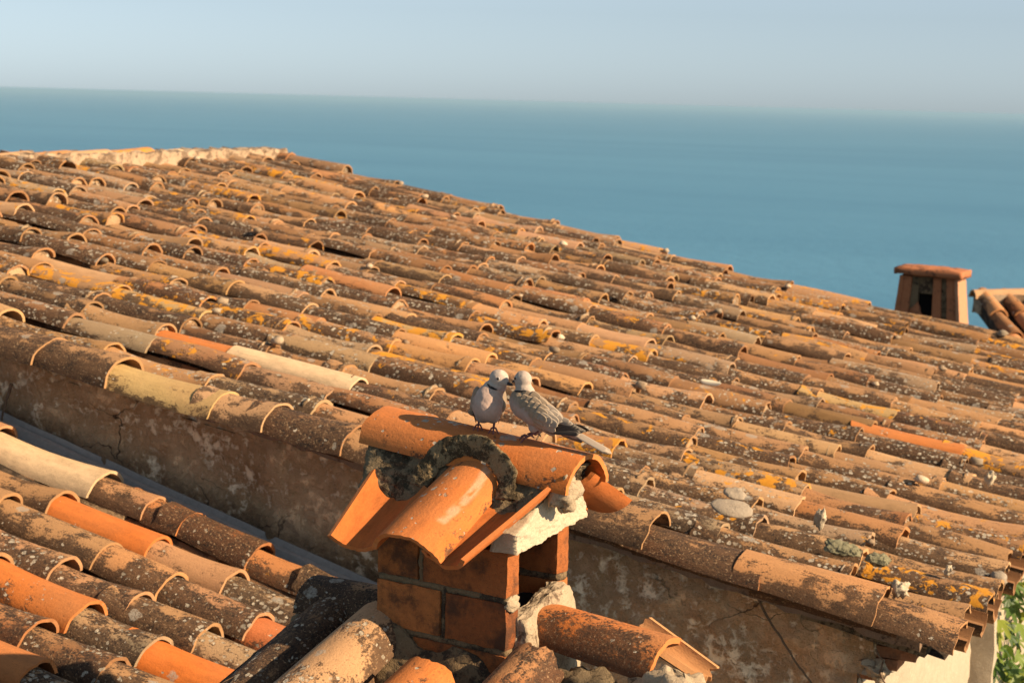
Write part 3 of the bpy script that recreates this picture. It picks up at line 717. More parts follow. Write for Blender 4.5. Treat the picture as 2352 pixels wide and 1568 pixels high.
# small roof the chimney stands on
small = thing('small_roof', tuple(KC * (CC + np.array((0, 0, -1.9)))), 'small dark ridged roof of worn tiles around the foot of the brick chimney', 'roof')
g = G(); V = np.array([(-.50, -.95, -1.90), (.95, -.95, -1.90), (.95, .12, -1.90), (-.50, .12, -1.90), (-.50, -.95, -1.55), (.95, -.95, -1.60), (.95, .12, -1.40), (-.50, .12, -1.33), (-.50, -.02, -1.265), (.95, -.02, -1.36)])
F = [(0, 3, 2, 1), (0, 1, 5, 4), (4, 5, 9, 8), (8, 9, 6, 7), (2, 3, 7, 6), (0, 4, 8, 7, 3), (1, 2, 6, 9, 5)]
g.add(LW(V), F); g.obj('bedding', M_DECK, small, smooth=False)
def front_tile(lx, ly_head, L, zc, nm, w, r0=.075, r1=.092, sl=20, roll=0, yaw=0, seed=1, pan=False, name='roof_tile', arc=84, th=.013, rag=.004, parent=None, hs=.98):
    """tile running down towards the camera; zc = crest height at the head"""
    ly = ly_head - L * math.cos(rad(sl)); z = zc - L * math.sin(rad(sl)) - (0 if pan else r0 * hs * (1 - math.cos(rad(arc))))
    M = LM(lx, ly, z) @ Matrix.Rotation(rad(yaw), 4, 'Z') @ SLOPE_Y @ Matrix.Rotation(rad(sl), 4, 'Y') @ Matrix.Rotation(rad(roll), 4, 'X')
    return tile(L, r0, r1, th, arc, hs, 24, 10, seed, tuple(np.array(PAL[nm]) if isinstance(nm, str) else nm), w, pan=pan, rag=rag).obj(name, M_TILE, parent or small, M)
front_tile(-.205, -.13, .46, -1.185, 'sand', (.52, .25, 0), .080, .098, 19, seed=5, rag=.012)
front_tile(.025, -.27, .46, -1.235, 'orange', (.42, .1, 0), .078, .095, 19, seed=6, rag=.006)
front_tile(.250, -.165, .26, -1.19, 'rust', (.75, .1, 0), .075, .088, 20, yaw=2, seed=7, rag=.012)
front_tile(.30, -.33, .40, -1.275, 'dark', (.9, .1, 0), .072, .085, 20, yaw=-3, seed=8, rag=.015)
front_tile(-.420, -.02, .40, -1.215, 'dark', (1.1, .6, .1), .080, .088, 20, seed=9, rag=.03)  # dark column: black lichen plus the chimney's shadow, both in the colour
front_tile(-.430, -.34, .45, -1.335, 'dark', (1.1, .5, .55), .080, .088, 21, seed=10, rag=.03)
V, F = box_grid((-.535, -.95, -.16), (-.45, -.03, .0), .018); V[:, 2] += -1.275 + .37 * V[:, 1]; V = displace(V, .016, 11, 3.0, 4); V = displace(V, .005, 60, 3.0, 3)
g = G(); g.add(LW(V), F); g.obj('verge_mortar', M_MDARK, small, sharp=3)
front_tile(.50, -.16, .40, -1.235, 'rust', (.6, .1, 0), .075, .085, 22, seed=12)
for i, lx in enumerate((-.32, -.09, .14, .385, .62)):
    front_tile(lx, -.12, .50, -1.275, 'dark', (1.0, .2, 0), .085, .075, 20, seed=20 + i, pan=True, name='channel_tile')  # channels coloured dark to carry the chimney's shadow over this slope
# ridge tiles of the small roof, left and right of the shaft
def ridge_piece(x1, L, zc, r0, r1, tilt, nm, w, seed, ly=0, yaw=0, roll=0, parent=None, name='ridge_tile', pan=False, rag=.004, arc=84, th=.015, hs=.95):
    M = LM(x1, ly, zc - (0 if pan else r1 * hs * (1 - math.cos(rad(arc))))) @ Matrix.Rotation(rad(yaw), 4, 'Z') @ Matrix.Rotation(rad(tilt), 4, 'Y') @ Matrix.Rotation(rad(roll), 4, 'X')
    return tile(L, r0, r1, th, arc, hs, 28, 12, seed, PAL[nm] if isinstance(nm, str) else nm, w, rag=rag, pan=pan).obj(name, M_TILE, parent or small, M)
ridge_piece(.49, .335, -1.171, .088, .096, 4.5, 'orange', (.62, .15, 0), 31, ly=-.02, yaw=-2)
ridge_piece(-.19, .335, -1.195, .092, .085, -3, 'dark', (1.0, .35, 0), 32)
ridge_piece(.585, .20, -1.240, .052, .044, 22, 'peach', (.55, .05, 0), 33, ly=-.005, pan=True, yaw=-3, roll=14, name='tile_shard', arc=62, rag=.005)
V, F = lump((.115, .075, .085), 7.7, .35, 40, 26); V = displace(V, .008, 45, 2.0); g = G(); g.add(LW(V + np.array((.545, -.11, -1.30))), F); g.obj('mortar_lump', M_MORTAR, small, sharp=3)
V, F = lump((.10, .06, .05), 2.7, .35, 24, 16); V = displace(V, .008, 45, 2.0); g = G(); g.add(LW(V + np.array((.33, -.12, -1.30))), F); g.obj('mortar_lump', M_MDARK, small, sharp=3)

# ------------------------------------------------------------------ CHIMNEY
chim = thing('brick_chimney', tuple(KC * (CC + np.array((0, 0, -1.3)))), 'brick chimney with one open side and a cap of bright orange tiles under the doves', 'chimney')
X0, X1, Y0c, Y1c = -.200, .165, -.18, .108; TH = .052
bcol = [(.36, .115, .028), (.29, .09, .024), (.39, .13, .035), (.27, .08, .022)]
br_ = random.Random(2)
def brick(lo, hi, tint, jit=.0025):
    V, F = box_grid(lo, hi, .012)
    c = (np.array(lo) + np.array(hi)) / 2; h = (np.array(hi) - np.array(lo)) / 2
    q = (V - c) / h; m = np.sort(np.abs(q), axis=1)[:, 1]      # round the arrises
    V = c + (V - c) * (1 - .05 * np.clip((m - .75) / .25, 0, 1)[:, None] ** 2 * np.minimum(1, .02 / h.max() * 3))
    V = displace(V, jit, 28, br_.uniform(0, 90)); g = G(); off = br_.uniform(0, 60)
    g.add(LW(V), F, tc=V + off, tint=np.array(tint) * br_.uniform(.9, 1.1)); return g.obj('brick', M_BRICK, chim)
rows = [(-1.106, -1.000, (-.200, -.075, .165)), (-1.228, -1.118, (-.200, -.010, .165)), (-1.350, -1.240, (-.200, -.100, .165))]
for r, (zb, zt, xs) in enumerate(rows):
    for a, b in zip(xs[:-1], xs[1:]):
        brick((a + (.006 if a > X0 else 0), Y0c, zb), (b - (.006 if b < X1 else 0), Y0c + TH, zt), bcol[(r * 2 + (a > -.19)) % 4])
    brick((.045, Y1c - TH, zb), (X1 - .01, Y1c, zt + (.026 if r == 0 else 0)), bcol[(r + 1) % 4])
    brick((-.15, Y1c - TH, zb), (.035, Y1c, zt), bcol[(r + 3) % 4])
    brick((X0 + .002, Y0c + TH + .008, zb), (X0 + TH, Y1c - TH - .008, zt), bcol[(r + 2) % 4])
    if r == 2: brick((X1 - TH, Y0c + TH + .008, zb), (X1 - .004, Y1c - TH - .008, zt), bcol[r])
def rough_box(name, lo, hi, step, amp, sc, seed, mat, parent=None):
    V, F = box_grid(lo, hi, step); V = displace(V, amp, sc, seed); g = G(); g.add(LW(V), F); return g.obj(name, mat, parent or chim, sharp=3)
for (zb, zt) in ((-1.118, -1.106), (-1.240, -1.228)):     # bed joints, recessed a little
    rough_box('mortar_joint', (X0 + .004, Y0c + .005, zb - .002), (X1 - .003, Y0c + TH - .002, zt + .002), .008, .003, 60, zb * 30, M_SOOTSHADE)
    rough_box('mortar_joint', (-.15, Y1c - TH + .004, zb - .002), (X1 - .012, Y1c - .004, zt + .002), .008, .003, 60, zb * 31, M_SOOTSHADE)
for (x, zb, zt) in ((-.075, -1.104, -1.0), (-.010, -1.226, -1.121), (-.1, -1.348, -1.243)):
    rough_box('mortar_joint', (x - .0055, Y0c + .004, zb - .002), (x + .0055, Y0c + TH - .002, zt + .002), .008, .003, 60, x * 30, M_SOOTSHADE)
rough_box('flue_lining', (X0 + TH + .006, Y0c + TH + .006, -1.36), (X0 + TH + .03, Y1c - TH - .006, -.97), .03, .004, 30, 3, M_DARKHOLE)
rough_box('flue_base', (X0 + TH + .03, Y0c + TH + .006, -1.36), (X1 - .02, Y1c - TH - .006, -1.16), .02, .008, 30, 3, M_DARKHOLE)
V, F = lump((.012, .028, .018), 1.7, .4, 20, 14); g = G(); g.add(LW(V + np.array((X1 - .003, Y0c + .026, -1.122))), F); g.obj('mortar_lump', M_MORTAR, chim, sharp=3)
# mortar skirt climbing the open side from the front corner up to the ridge tile
pts = []
def band(name, spine, wd, ht, mat, seed, amp=.006, parent=None):
    """a smeared strip of mortar: spine points (lx, ly, z), half widths and heights"""
    P_ = [np.array(p, float) for p in spine]; V = []; F = []; ns_ = 14; per = []
    m = 5; Q = []
    for i in range(len(P_) - 1):
        for k in range(m): Q.append((P_[i] + (P_[i + 1] - P_[i]) * k / m, i + k / m))
    Q.append((P_[-1], len(P_) - 1.0))
    for i, (p, t) in enumerate(Q):
        d = Q[min(i + 1, len(Q) - 1)][0] - Q[max(0, i - 1)][0]; d /= np.linalg.norm(d)
        n = np.array((1.0, 0, 0)) if abs(d[0]) < .8 else np.array((0, -1.0, 0)); b = np.cross(d, n); b /= np.linalg.norm(b); n = np.cross(b, d)
        w_ = np.interp(t, range(len(wd)), wd); h_ = np.interp(t, range(len(ht)), ht)
        for j in range(ns_):
            a = 2 * PI * j / ns_; V.append(p + b * w_ * math.cos(a) + n * h_ * math.sin(a))
    for i in range(len(Q) - 1):
        for j in range(ns_):
            F.append((i * ns_ + j, i * ns_ + (j + 1) % ns_, (i + 1) * ns_ + (j + 1) % ns_, (i + 1) * ns_ + j))
    F.append(tuple(reversed(range(ns_)))); F.append(tuple(range((len(Q) - 1) * ns_, len(Q) * ns_)))
    V = displace(V, amp, 38, seed, 4); g = G(); g.add(LW(V), F); return g.obj(name, mat, parent or chim, sharp=3)
V, F = box_grid((0, -.5, 0), (1, .5, 1), .04); Z = []
for (x, sy, t) in V:
    ly = -.135 + (sy + .5) * .25; top = np.interp(ly, [-.135, -.09, -.04, .0, .05, .09, .115], [-1.160, -1.155, -1.150, -1.125, -1.120, -1.135, -1.17]); bot = -1.36
    z = bot + (top - bot) * t; Z.append((.135 + x * (.042 + .05 * (1 - t) + .010 * math.sin(ly * 40)), ly - .03 * (1 - t), z))
V = displace(np.array(Z), .007, 32, 4.0, 4); V = displace(V, .002, 120, 4.0, 3); g = G(); g.add(LW(V), F); g.obj('mortar_skirt', M_MORTAR, chim, sharp=3)
V, F = box_grid((0, 0, 0), (1, 1, 1), .04); Z = []
for (x, sy, t) in V:
    lx = -.235 + .40 * x; top = -1.222 - .055 * x + .018 * math.sin(lx * 30); Z.append((lx, -.165 - sy * (.02 + .075 * (1 - t)), -1.38 + (top + 1.38) * t))
V = displace(np.array(Z), .007, 32, 14.0, 4); V = displace(V, .002, 120, 4.0, 3); g = G(); g.add(LW(V), F); g.obj('mortar_skirt', M_SOOTSHADE, chim, sharp=3)

# cap: gable mortar, four hollow tiles, two covers, the ridge tile
Z = []; V, F = box_grid((-.165, -.170, -.995), (.135, .095, -.955), .02); V = displace(V, .004, 24, 7.0); g = G(); g.add(LW(V), F); g.obj('mortar_bed', M_SOOTSHADE, chim, sharp=3)  # bed coloured dark, painting in the shadow beneath the cap tiles
V, F = box_grid((.118, -.5, 0), (.187, .5, 1), .011)
for i, (x, s, t) in enumerate(V):
    ly = -.19 + (s + .5) * .31; bot = -.998 + .03 * (s + .5)
    top = np.interp(ly, [-.19, -.02, .04, .12], [-.955, -.862, -.866, -.935])
    Z.append((x + (.006 if x > 0 else 0), ly, bot + (top - bot) * t))
V = displace(np.array(Z), .0035, 26, 5.0); V = displace(V, .0016, 120, 5.0); g = G(); g.add(LW(V), F); g.obj('gable_mortar', M_MWHITE, chim, sharp=3)
FR = (.52, .145, .028); FR2 = (.46, .130, .028)
def cap_tile(lx_t, lx_b, ly_t, ly_b, z_t, z_b, r0, r1, pan, seed, nm, w=(.26, .15, 0), roll=0, arc=80, hs=.9, th=.012, name='cap_tile', streak=None):
    a = np.array((lx_t, ly_t, z_t)); b = np.array((lx_b, ly_b, z_b)); a_, b_ = LW([a])[0], LW([b])[0]
    d = b_ - a_; L = np.linalg.norm(d); ex = d / L; up = np.array((0, 0, 1.0)); ey = np.cross(up, ex); ey /= np.linalg.norm(ey); ez = np.cross(ex, ey)
    M = basis(ex, ey, ez, b_) @ Matrix.Rotation(rad(roll), 4, 'X')
    return tile(L, r0 * KC, r1 * KC, th * KC, arc, hs, 48 if streak else 32, 30 if streak else 14, seed, nm, w, pan=pan, rag=.0022, streak=streak).obj(name, M_TILE, chim, M)
cap_tile(-.190, -.148, -.03, -.335, -.845, -.985, .105, .076, True, 41, FR2, arc=66, hs=.85)     # front left hollow
cap_tile(.150, .094, -.03, -.335, -.835, -.985, .098, .076, True, 42, FR2, (.1, .3, 0), arc=66, hs=.85)      # front right hollow
cap_tile(.004, -.004, -.045, -.335, -.862, -1.000, .086, .096, False, 43, FR, (.30, .30, 0), hs=.76, streak=(.30, .11, .74))        # front cover
cap_tile(-.190, -.150, .03, .31, -.845, -.985, .105, .080, True, 44, FR2, arc=66, hs=.85)        # back pair
cap_tile(.165, .130, .03, .31, -.845, -.965, .100, .085, True, 45, FR2, arc=66, hs=.85)
cap_tile(.0, .0, .045, .31, -.865, -1.005, .078, .092, False, 46, FR2, hs=.93)
rt0 = LW([(-.322, 0.0, -.738 - .086)])[0]; rt1 = LW([(.258, 0.0, -.775 - .094)])[0]
dd = rt1 - rt0; LR = np.linalg.norm(dd); ex = dd / LR; ey = np.cross((0, 0, 1.0), ex); ey /= np.linalg.norm(ey); ez = np.cross(ex, ey)
rtile = tile(LR, .096 * KC, .098 * KC, .013 * KC, 84, .93, 40, 24, 51, FR, (.32, .42, 0), rag=.002); rtile.obj('ridge_tile', M_TILE, chim, basis(ex, ey, ez, rt1))
def crest(lx): return -.738 + (-.775 + .738) * (lx + .322) / .58
# dark mortar packed under the ridge tile, and the arch of mortar over the front cover
def fill(lo, hi, seed, amp=.010):
    V, F = box_grid(lo, hi, .011); V = displace(V, amp, 26, seed, 4); g = G(); g.add(LW(V), F); g.obj('mortar_fill', M_MDARK, chim, sharp=3)
V, F = box_grid((-.30, -.5, 0), (.235, .5, 1), .012); Z = []
for (x, s, t) in V:
    x = x - .075 * (1 - t) * (x > .1) * (x - .1) / .135 + .02 * (1 - t) * (x < -.2)
    hw = .060 + (.092 if s < 0 else .05) * (1 - t); ly = s * 2 * hw; pn = .5 + .5 * math.cos((abs(x) - .15) / .15 * PI)
    bot = -.915 - .035 * pn; top = crest(x) - .05
    Z.append((x, ly, bot + (top - bot) * t))
V = displace(np.array(Z), .007, 30, 6.0, 4); g = G(); g.add(LW(V), F); g.obj('mortar_fill', M_MDARK, chim, sharp=3)
arc_pts = []; wds = []; hts = []
for i in range(13):
    t = -1.62 + 3.24 * i / 12; lx = .118 * math.sin(t) + .002; z = -.890 + .100 * math.cos(t); ly = -math.sqrt(max(.0, .098 ** 2 - max(0, z + .838) ** 2)) - .001 - .55 * max(0, -.838 - z)
    arc_pts.append((lx, ly, z)); wds.append(.027 + .003 * math.sin(i * 2.1)); hts.append(.019)
P_ = [np.array(p) for p in arc_pts]
V = []; F = []; ns_ = 26
Q = []
for i in range(12):
    for k in range(10): Q.append((P_[i] + (P_[i + 1] - P_[i]) * k / 10, np.interp(i + k / 10, range(13), wds)))
for i, (p, w_) in enumerate(Q):
    d = Q[min(i + 1, len(Q) - 1)][0] - Q[max(0, i - 1)][0]; d /= np.linalg.norm(d); n = np.array((0, -1.0, 0.0)); n -= d * n.dot(d); n /= np.linalg.norm(n); b = np.cross(d, n)
    for j in range(ns_): a = 2 * PI * j / ns_; V.append(p + b * w_ * math.cos(a) + n * .0055 * math.sin(a))
for i in range(len(Q) - 1):
    for j in range(ns_): F.append((i * ns_ + j, i * ns_ + (j + 1) % ns_, (i + 1) * ns_ + (j + 1) % ns_, (i + 1) * ns_ + j))
F.append(tuple(reversed(range(ns_)))); F.append(tuple(range((len(Q) - 1) * ns_, len(Q) * ns_)))
V = displace(V, .0028, 45, 1.0, 3); V = displace(V, .0020, 170, 1.0, 4); g = G(); g.add(LW(V), F); g.obj('mortar_arch', M_ARCH, chim, sharp=3)
V, F = lump((.030, .040, .045), 5.5, .5, 24, 16); V = displace(V, .006, 60, 2); g = G(); g.add(LW(V + np.array((.232, -.055, -.872))), F); g.obj('mortar_lump', M_MORTAR, chim, sharp=3)

# ------------------------------------------------------------------ DOVES
def blob_mesh(blobs, voxel=.0021, smooth=10):
    """blobs: (centre, radii, direction of the long axis); fused into one continuous skin"""
    V, F, n = [], [], 0
    for c, r, d in blobs:
        v, f = lump((1, 1, 1), 0, 0.0, 28, 18)
        d = Vector(d).normalized(); q = d.to_track_quat('X', 'Z').to_matrix()
        v = (v * np.array(r)) @ np.array(q).T + np.array(c)
        V.append(v); F += [tuple(i + n for i in t) for t in f]; n += len(v)
    me = bpy.data.meshes.new('tmp'); me.from_pydata(np.concatenate(V).tolist(), [], F)
    o = bpy.data.objects.new('tmp', me); COL.objects.link(o)
    m = o.modifiers.new('r', 'REMESH'); m.mode = 'VOXEL'; m.voxel_size = voxel
    s = o.modifiers.new('s', 'SMOOTH'); s.iterations = smooth; s.factor = .5
    dg = bpy.context.evaluated_depsgraph_get(); ev = o.evaluated_get(dg).to_mesh()
    n = len(ev.vertices); co = np.empty(n * 3); ev.vertices.foreach_get('co', co); co = co.reshape(-1, 3)
    fs = [tuple(p.vertices) for p in ev.polygons]
    o.evaluated_get(dg).to_mesh_clear(); bpy.data.objects.remove(o); bpy.data.meshes.remove(me)
    return co, fs
def feather(base, dirv, nrm, L, w, camber=.12, tip=.75, nu=6, nv=10, bend=0.0):
    """one feather: a thin cambered vane with a rounded tip"""
    base = np.array(base, float); d = np.array(dirv, float); d /= np.linalg.norm(d); n = np.array(nrm, float); n -= d * n.dot(d); n /= np.linalg.norm(n); s = np.cross(n, d)
    V, F, rim, tc = [], [], [], []
    for layer in (0, 1):
        for i in range(nv + 1):
            t = i / nv; ww = w * (min(1, t / .25) ** .5 * .5 + .5 if t < .25 else 1.0) * (1 if t < tip else math.sqrt(max(0, 1 - ((t - tip) / (1 - tip)) ** 2)) * .98 + .02)
            for j in range(nu + 1):
                q = -1 + 2 * j / nu
                p = base + d * L * t + s * q * ww / 2 + n * (-(q * q) * camber * ww + bend * L * t * t - (.0009 if layer else 0))
                V.append(p); rim.append(max(abs(q) ** 3 * .8, 0 if t < .8 else (t - .8) / .2)); tc.append((t * L * .25 + L, q * w, w * 7))
    k = (nu + 1) * (nv + 1)
    for i in range(nv):
        for j in range(nu):
            a = i * (nu + 1) + j; F.append((a, a + 1, a + nu + 2, a + nu + 1)); F.append((a + k, a + k + nu + 1, a + k + nu + 2, a + k + 1))
    b = [j for j in range(nu + 1)] + [(i + 1) * (nu + 1) - 1 for i in range(1, nv + 1)] + [nv * (nu + 1) + j for j in range(nu - 1, -1, -1)] + [i * (nu + 1) for i in range(nv - 1, 0, -1)]
    for i in range(len(b)):
        a, c = b[i], b[(i + 1) % len(b)]; F.append((a, a + k, c + k, c))
    return V, F, rim, tc
C_BREAST = np.array((.40, .285, .23)); C_HEAD = np.array((.42, .335, .275)); C_BACK = np.array((.245, .178, .120)); C_BELLY = np.array((.33, .265, .215)); C_DARK = np.array((.045, .036, .030)); C_MID = np.array((.33, .26, .20))
def tarsus(g, hip, ankle, foot, toes, r=.0022):
    V, F = tube([hip, ankle, foot], [r * 1.9, r * 1.15, r], 8); g.add(V, F)
    for tp in toes:
        m = (np.array(foot) + np.array(tp)) / 2 + np.array((0, 0, .003)); V, F = tube([foot, m, tp, np.array(tp) + (np.array(tp) - m) * .25 - np.array((0, 0, .002))], [r * .95, r * .8, r * .6, r * .15], 7); g.add(V, F)
def dove(name, label, T, body, head_c, head_dir, head_r, colfn, collar, foot_z, tail_feathers, primaries, coverts, wings, legs):
    """T maps bird space (a, b, u) to world points; every list is in bird space"""
    base = T([(0, 0, 0)])[0]
    root = thing(name, tuple(base), label, 'bird', 'pair of doves on the chimney cap')
    hd = np.array(head_dir, float); hd /= np.linalg.norm(hd); hc = np.array(head_c, float)
    bl = list(body) + [(head_c, (head_r * 1.12, head_r * .92, head_r), head_dir), (tuple(hc + hd * head_r * .62 - np.array((0, 0, head_r * .22))), (head_r * .62, head_r * .50, head_r * .52), tuple(hd + np.array((0, 0, -.15))))]
    V, F = blob_mesh(bl)
    tint = np.array([colfn(p) for p in V]); V = V + np.array([[nz(p, 120, 3, 2) * .0007] * 3 for p in V])
    g = G(); g.add(T(V), F, tc=V, tint=tint); ob = g.obj('body', M_DOVE, root, sharp=3)
    # beak: two slim tapering mandibles
    bb = hc + hd * head_r * 1.12 + np.array((0, 0, -head_r * .26)); dn = np.array((0, 0, -1.0))
    g = G()
    V, F = tube([bb - hd * .003, bb + hd * .005, bb + hd * .0105 + dn * .0009, bb + hd * .0148 + dn * .0030], [.0042, .0031, .0024, .0006], 10); g.add(T(V), F)
    V, F = tube([bb - hd * .003 + dn * .0025, bb + hd * .005 + dn * .0032, bb + hd * .0115 + dn * .0038], [.0032, .0020, .0006], 8); g.add(T(V), F)
    g.obj('beak', M_BEAK, root, sharp=3)
    sidev = np.cross((0, 0, 1.0), hd); sidev /= np.linalg.norm(sidev)
    for s in (-1, 1):
        ec = hc + hd * head_r * .38 + sidev * s * head_r * .80 + np.array((0, 0, head_r * .16))
        V, F = lump((.0044, .0024, .0040), 0, 0, 16, 10); q = np.array(Vector(tuple(hd)).to_track_quat('X', 'Z').to_matrix()); V = V @ q.T + ec
        g = G(); g.add(T(V), F); e = g.obj('eye', M_EYERING, root)
        V, F = lump((.0031, .0031, .0031), 0, 0, 16, 10); V = V + ec + sidev * s * .0013; g = G(); g.add(T(V), F); g.obj('pupil', M_EYE, e)
    # black half collar, a thin raised patch that follows the nape
    g = G(); V = []; F = []; cc, cdir, r_, a0, a1, h_ = collar; cdir = np.array(cdir, float); cdir /= np.linalg.norm(cdir)
    u_ = np.cross(cdir, (0.0, 1.0, 0.0)) if abs(cdir[1]) < .8 else np.cross(cdir, (1.0, 0, 0)); u_ /= np.linalg.norm(u_); v_ = np.cross(cdir, u_)
    m = 22
    for i in range(m + 1):
        a = a0 + (a1 - a0) * i / m; e_ = math.sin(PI * i / m) ** .6 + .08
        o_ = u_ * math.cos(a) + v_ * math.sin(a)
        for k, (dr, dh) in enumerate(((0, -1), (.0016, -.5), (.0016, .5), (0, 1), (-.004, 0))): V.append(np.array(cc) + o_ * (r_ + dr) + cdir * h_ * dh * e_)
    for i in range(m):
        for k in range(5): a = i * 5 + k; b = i * 5 + (k + 1) % 5; F.append((a, b, b + 5, a + 5))
    g.add(T(V), F); g.obj('collar', M_COLLAR, root, sharp=3)
    for (wb, wt) in wings:                      # folded wings: fused shells with the flight feathers as sub-parts
        V, F = blob_mesh(wb, .0018, 6); g = G(); g.add(T(V), F, tc=V + 3, tint=np.array([colfn(p, True) for p in V])); w_ = g.obj('wing', M_DOVE, root, sharp=3)
        for (b, d, n, L, wd, tint) in wt.get('flight', []):
            v, f, rim, tc = feather(b, d, n, L, wd, .10, .80); g = G(); g.add(T(v), f, np.array(rim) * .9, tc, tint=tint); g.obj('flight_feather', M_DOVE, w_, sharp=3)
        if wt.get('covert'):
            g = G()
            for (b, d, n, L, wd, tint) in wt['covert']:
                v, f, rim, tc = feather(b, d, n, L, wd, .030, .55, 6, 8); g.add(T(v), f, np.array(rim) * 1.0, tc, tint=tint)
            o = g.obj('covert_feathers', M_DOVE, w_, sharp=3); o['kind'] = 'stuff'
    if tail_feathers:
        tl = None
        for (b, d, n, L, wd, tint) in tail_feathers:
            v, f, rim, tc = feather(b, d, n, L, wd, .05, .88); g = G(); g.add(T(v), f, np.array(rim) * .8, tc, tint=tint)
            g.obj('tail_feather', M_DOVE, root, sharp=3)
    for lg in legs:
        g = G(); V_ = [T([p])[0] for p in lg[:3]]; toes = [T([p])[0] for p in lg[3]]
        tarsus(g, V_[0], V_[1], V_[2], toes); g.obj('leg', M_FOOT, root, sharp=3)
    return root
def frame(o, ea, eb):
    o = np.array(o); ea = np.array(ea); eb = np.array(eb)
    def T(P):
        P = np.asarray(P, float).reshape(-1, 3); return o + KC * (P[:, :1] * ea + P[:, 1:2] * eb + P[:, 2:3] * np.array((0, 0, 1.0)))
    return T
# dove seen from the side: a = forward (to the left), b = towards the camera
O2 = LW([(.108, 0, -.764)])[0]; T2 = frame(O2, -AX, -AY)
def col2(p, wing=False):
    f, b, u = p
    axis = u - (.060 + .42 * f)
    if wing: return C_BACK * (1.05 + .1 * nz(p, 60, 2))
    if u > .100: return C_HEAD * .93
    t = min(1, max(0, (axis + .006) / .024)); c = C_BREAST * .92 + (C_BACK - C_BREAST * .92) * t
    return c if f > -.04 else c * .6 + C_BELLY * .4
body2 = [((.020, 0, .069), (.042, .034, .036), (.72, 0, .69)), ((-.006, 0, .057), (.050, .037, .036), (.86, 0, .5)), ((-.040, 0, .044), (.046, .032, .029), (.9, 0, .43)),
         ((-.078, 0, .030), (.038, .022, .019), (.93, 0, .36)), ((-.108, 0, .018), (.028, .014, .011), (.93, 0, .36)), ((.023, 0, .094), (.022, .0205, .026), (.15, 0, 1)), ((.027, 0, .108), (.019, .0185, .020), (.15, 0, 1)), ((-.012, 0, .018), (.018, .022, .016), (1, 0, 0))]
def wing2(s):
    cov = []; rg = random.Random(4 + int(s))
    d = np.array((-.89, 0, -.45)); up = np.array((-.45, 0, .89)); ctr = np.array((-.030, .0, .058)); ah, bh = .070, .028
    for r in range(8):
        tt = -.78 + 1.30 * r / 7
        for c in range(5):
            q = -.84 + 1.55 * c / 4 + (.16 if r % 2 else 0) + rg.uniform(-.05, .05)
            rr = tt * tt * .9 + q * q * .8
            if rr > 1.0 or q > .98: continue
            bb = math.sqrt(max(0.02, 1 - rr * .9)) * .031 + .0072
            p = ctr + d * ah * tt + up * bh * q + np.array((0, s * bb, 0))
            n = np.array((0, s, 0)) + up * q * .5 + d * tt * .30
            dd_ = d + up * (-.08 * q + .04) + np.array((0, -s * (.08 + .30 * max(0, tt)), 0)) + up * rg.uniform(-.10, .10)
            L = .026 + .012 * (tt + .7) + rg.uniform(-.002, .003); wdt = .0185 + .004 * (tt + .7)
            if tt > .40: continue
            col = (C_BACK * (1.12 + .12 * rg.random()) if r < 5 else C_MID * (.82 + .12 * rg.random()))
            cov.append((p + n / np.linalg.norm(n) * (.0003 + .0003 * (7 - r)), dd_, n, L, wdt, col))
    fl = []
    for i in range(7):
        t = i / 6; b = np.array((-.050, s * (.0325 - .004 * t), .058 - .034 * t)); d_ = np.array((-.97, -s * .20, -.20 + .24 * t))
        fl.append((b, d_, (0, s, .35), .066 + .034 * t, .0135, C_DARK * (1.0 + .5 * (1 - t)) if i > 1 else C_MID * .75))
    for i in range(3):
        fl.append((np.array((-.040 - .010 * i, s * .027, .022 - .002 * i)), np.array((-.985, -s * .14, .08 - .03 * i)), (0, s, .1), .100 - .012 * i, .0115, C_DARK * 1.15))
    shell = [((-.022, s * .0195, .060), (.060, .0165, .026), (-.89, 0, -.45)), ((-.056, s * .0165, .042), (.036, .012, .018), (-.92, 0, -.38)), ((.006, s * .020, .070), (.028, .015, .023), (-.85, 0, -.5))]
    if s < 0: shell = [((c[0], c[1] * .8, c[2] - .007), r, d) for c, r, d in shell]; cov = []
    return (shell, {'flight': fl if s > 0 else fl[5:7], 'covert': cov})
tail2 = []
for i, q in enumerate((-1, -.6, -.2, .2, .6, 1)):
    tail2.append((np.array((-.105, .005 * q, .019 + .001 * i)), np.array((-.925, -.05 + .05 * q, -.36 + .015 * q)), (-.30, .62, .70), .112 - .006 * abs(q), .0165, C_MID * (.55 + .09 * i)))
tail2.append((np.array((-.080, .004, .010)), np.array((-.96, .0, -.16)), (.1, .8, -.6), .058, .015, C_DARK * 3.0))
dove('dove', 'dove in profile facing left with folded wing and tail over the tile end', T2, body2, (.0285, 0, .1260), (.96, -.26, -.08), .0203, col2,
     ((.0255, 0, .1005), (.10, 0, 1), .0205, -PI * .95, PI * .25, .0026), 0, tail2, None, None, [wing2(1.0), wing2(-1.0)],
     [((-.020, .012, .030), (-.024, .013, .012), (.002, .014, -.003), [(.020, .020, -.010), (.022, .011, -.005), (.014, .028, -.019), (-.014, .015, -.003)]),
      ((-.010, -.010, .030), (-.008, -.012, .012), (-.002, -.012, -.002), [(.016, -.012, -.003), (.012, -.020, -.007), (.014, -.004, -.001), (-.016, -.012, -.003)])])
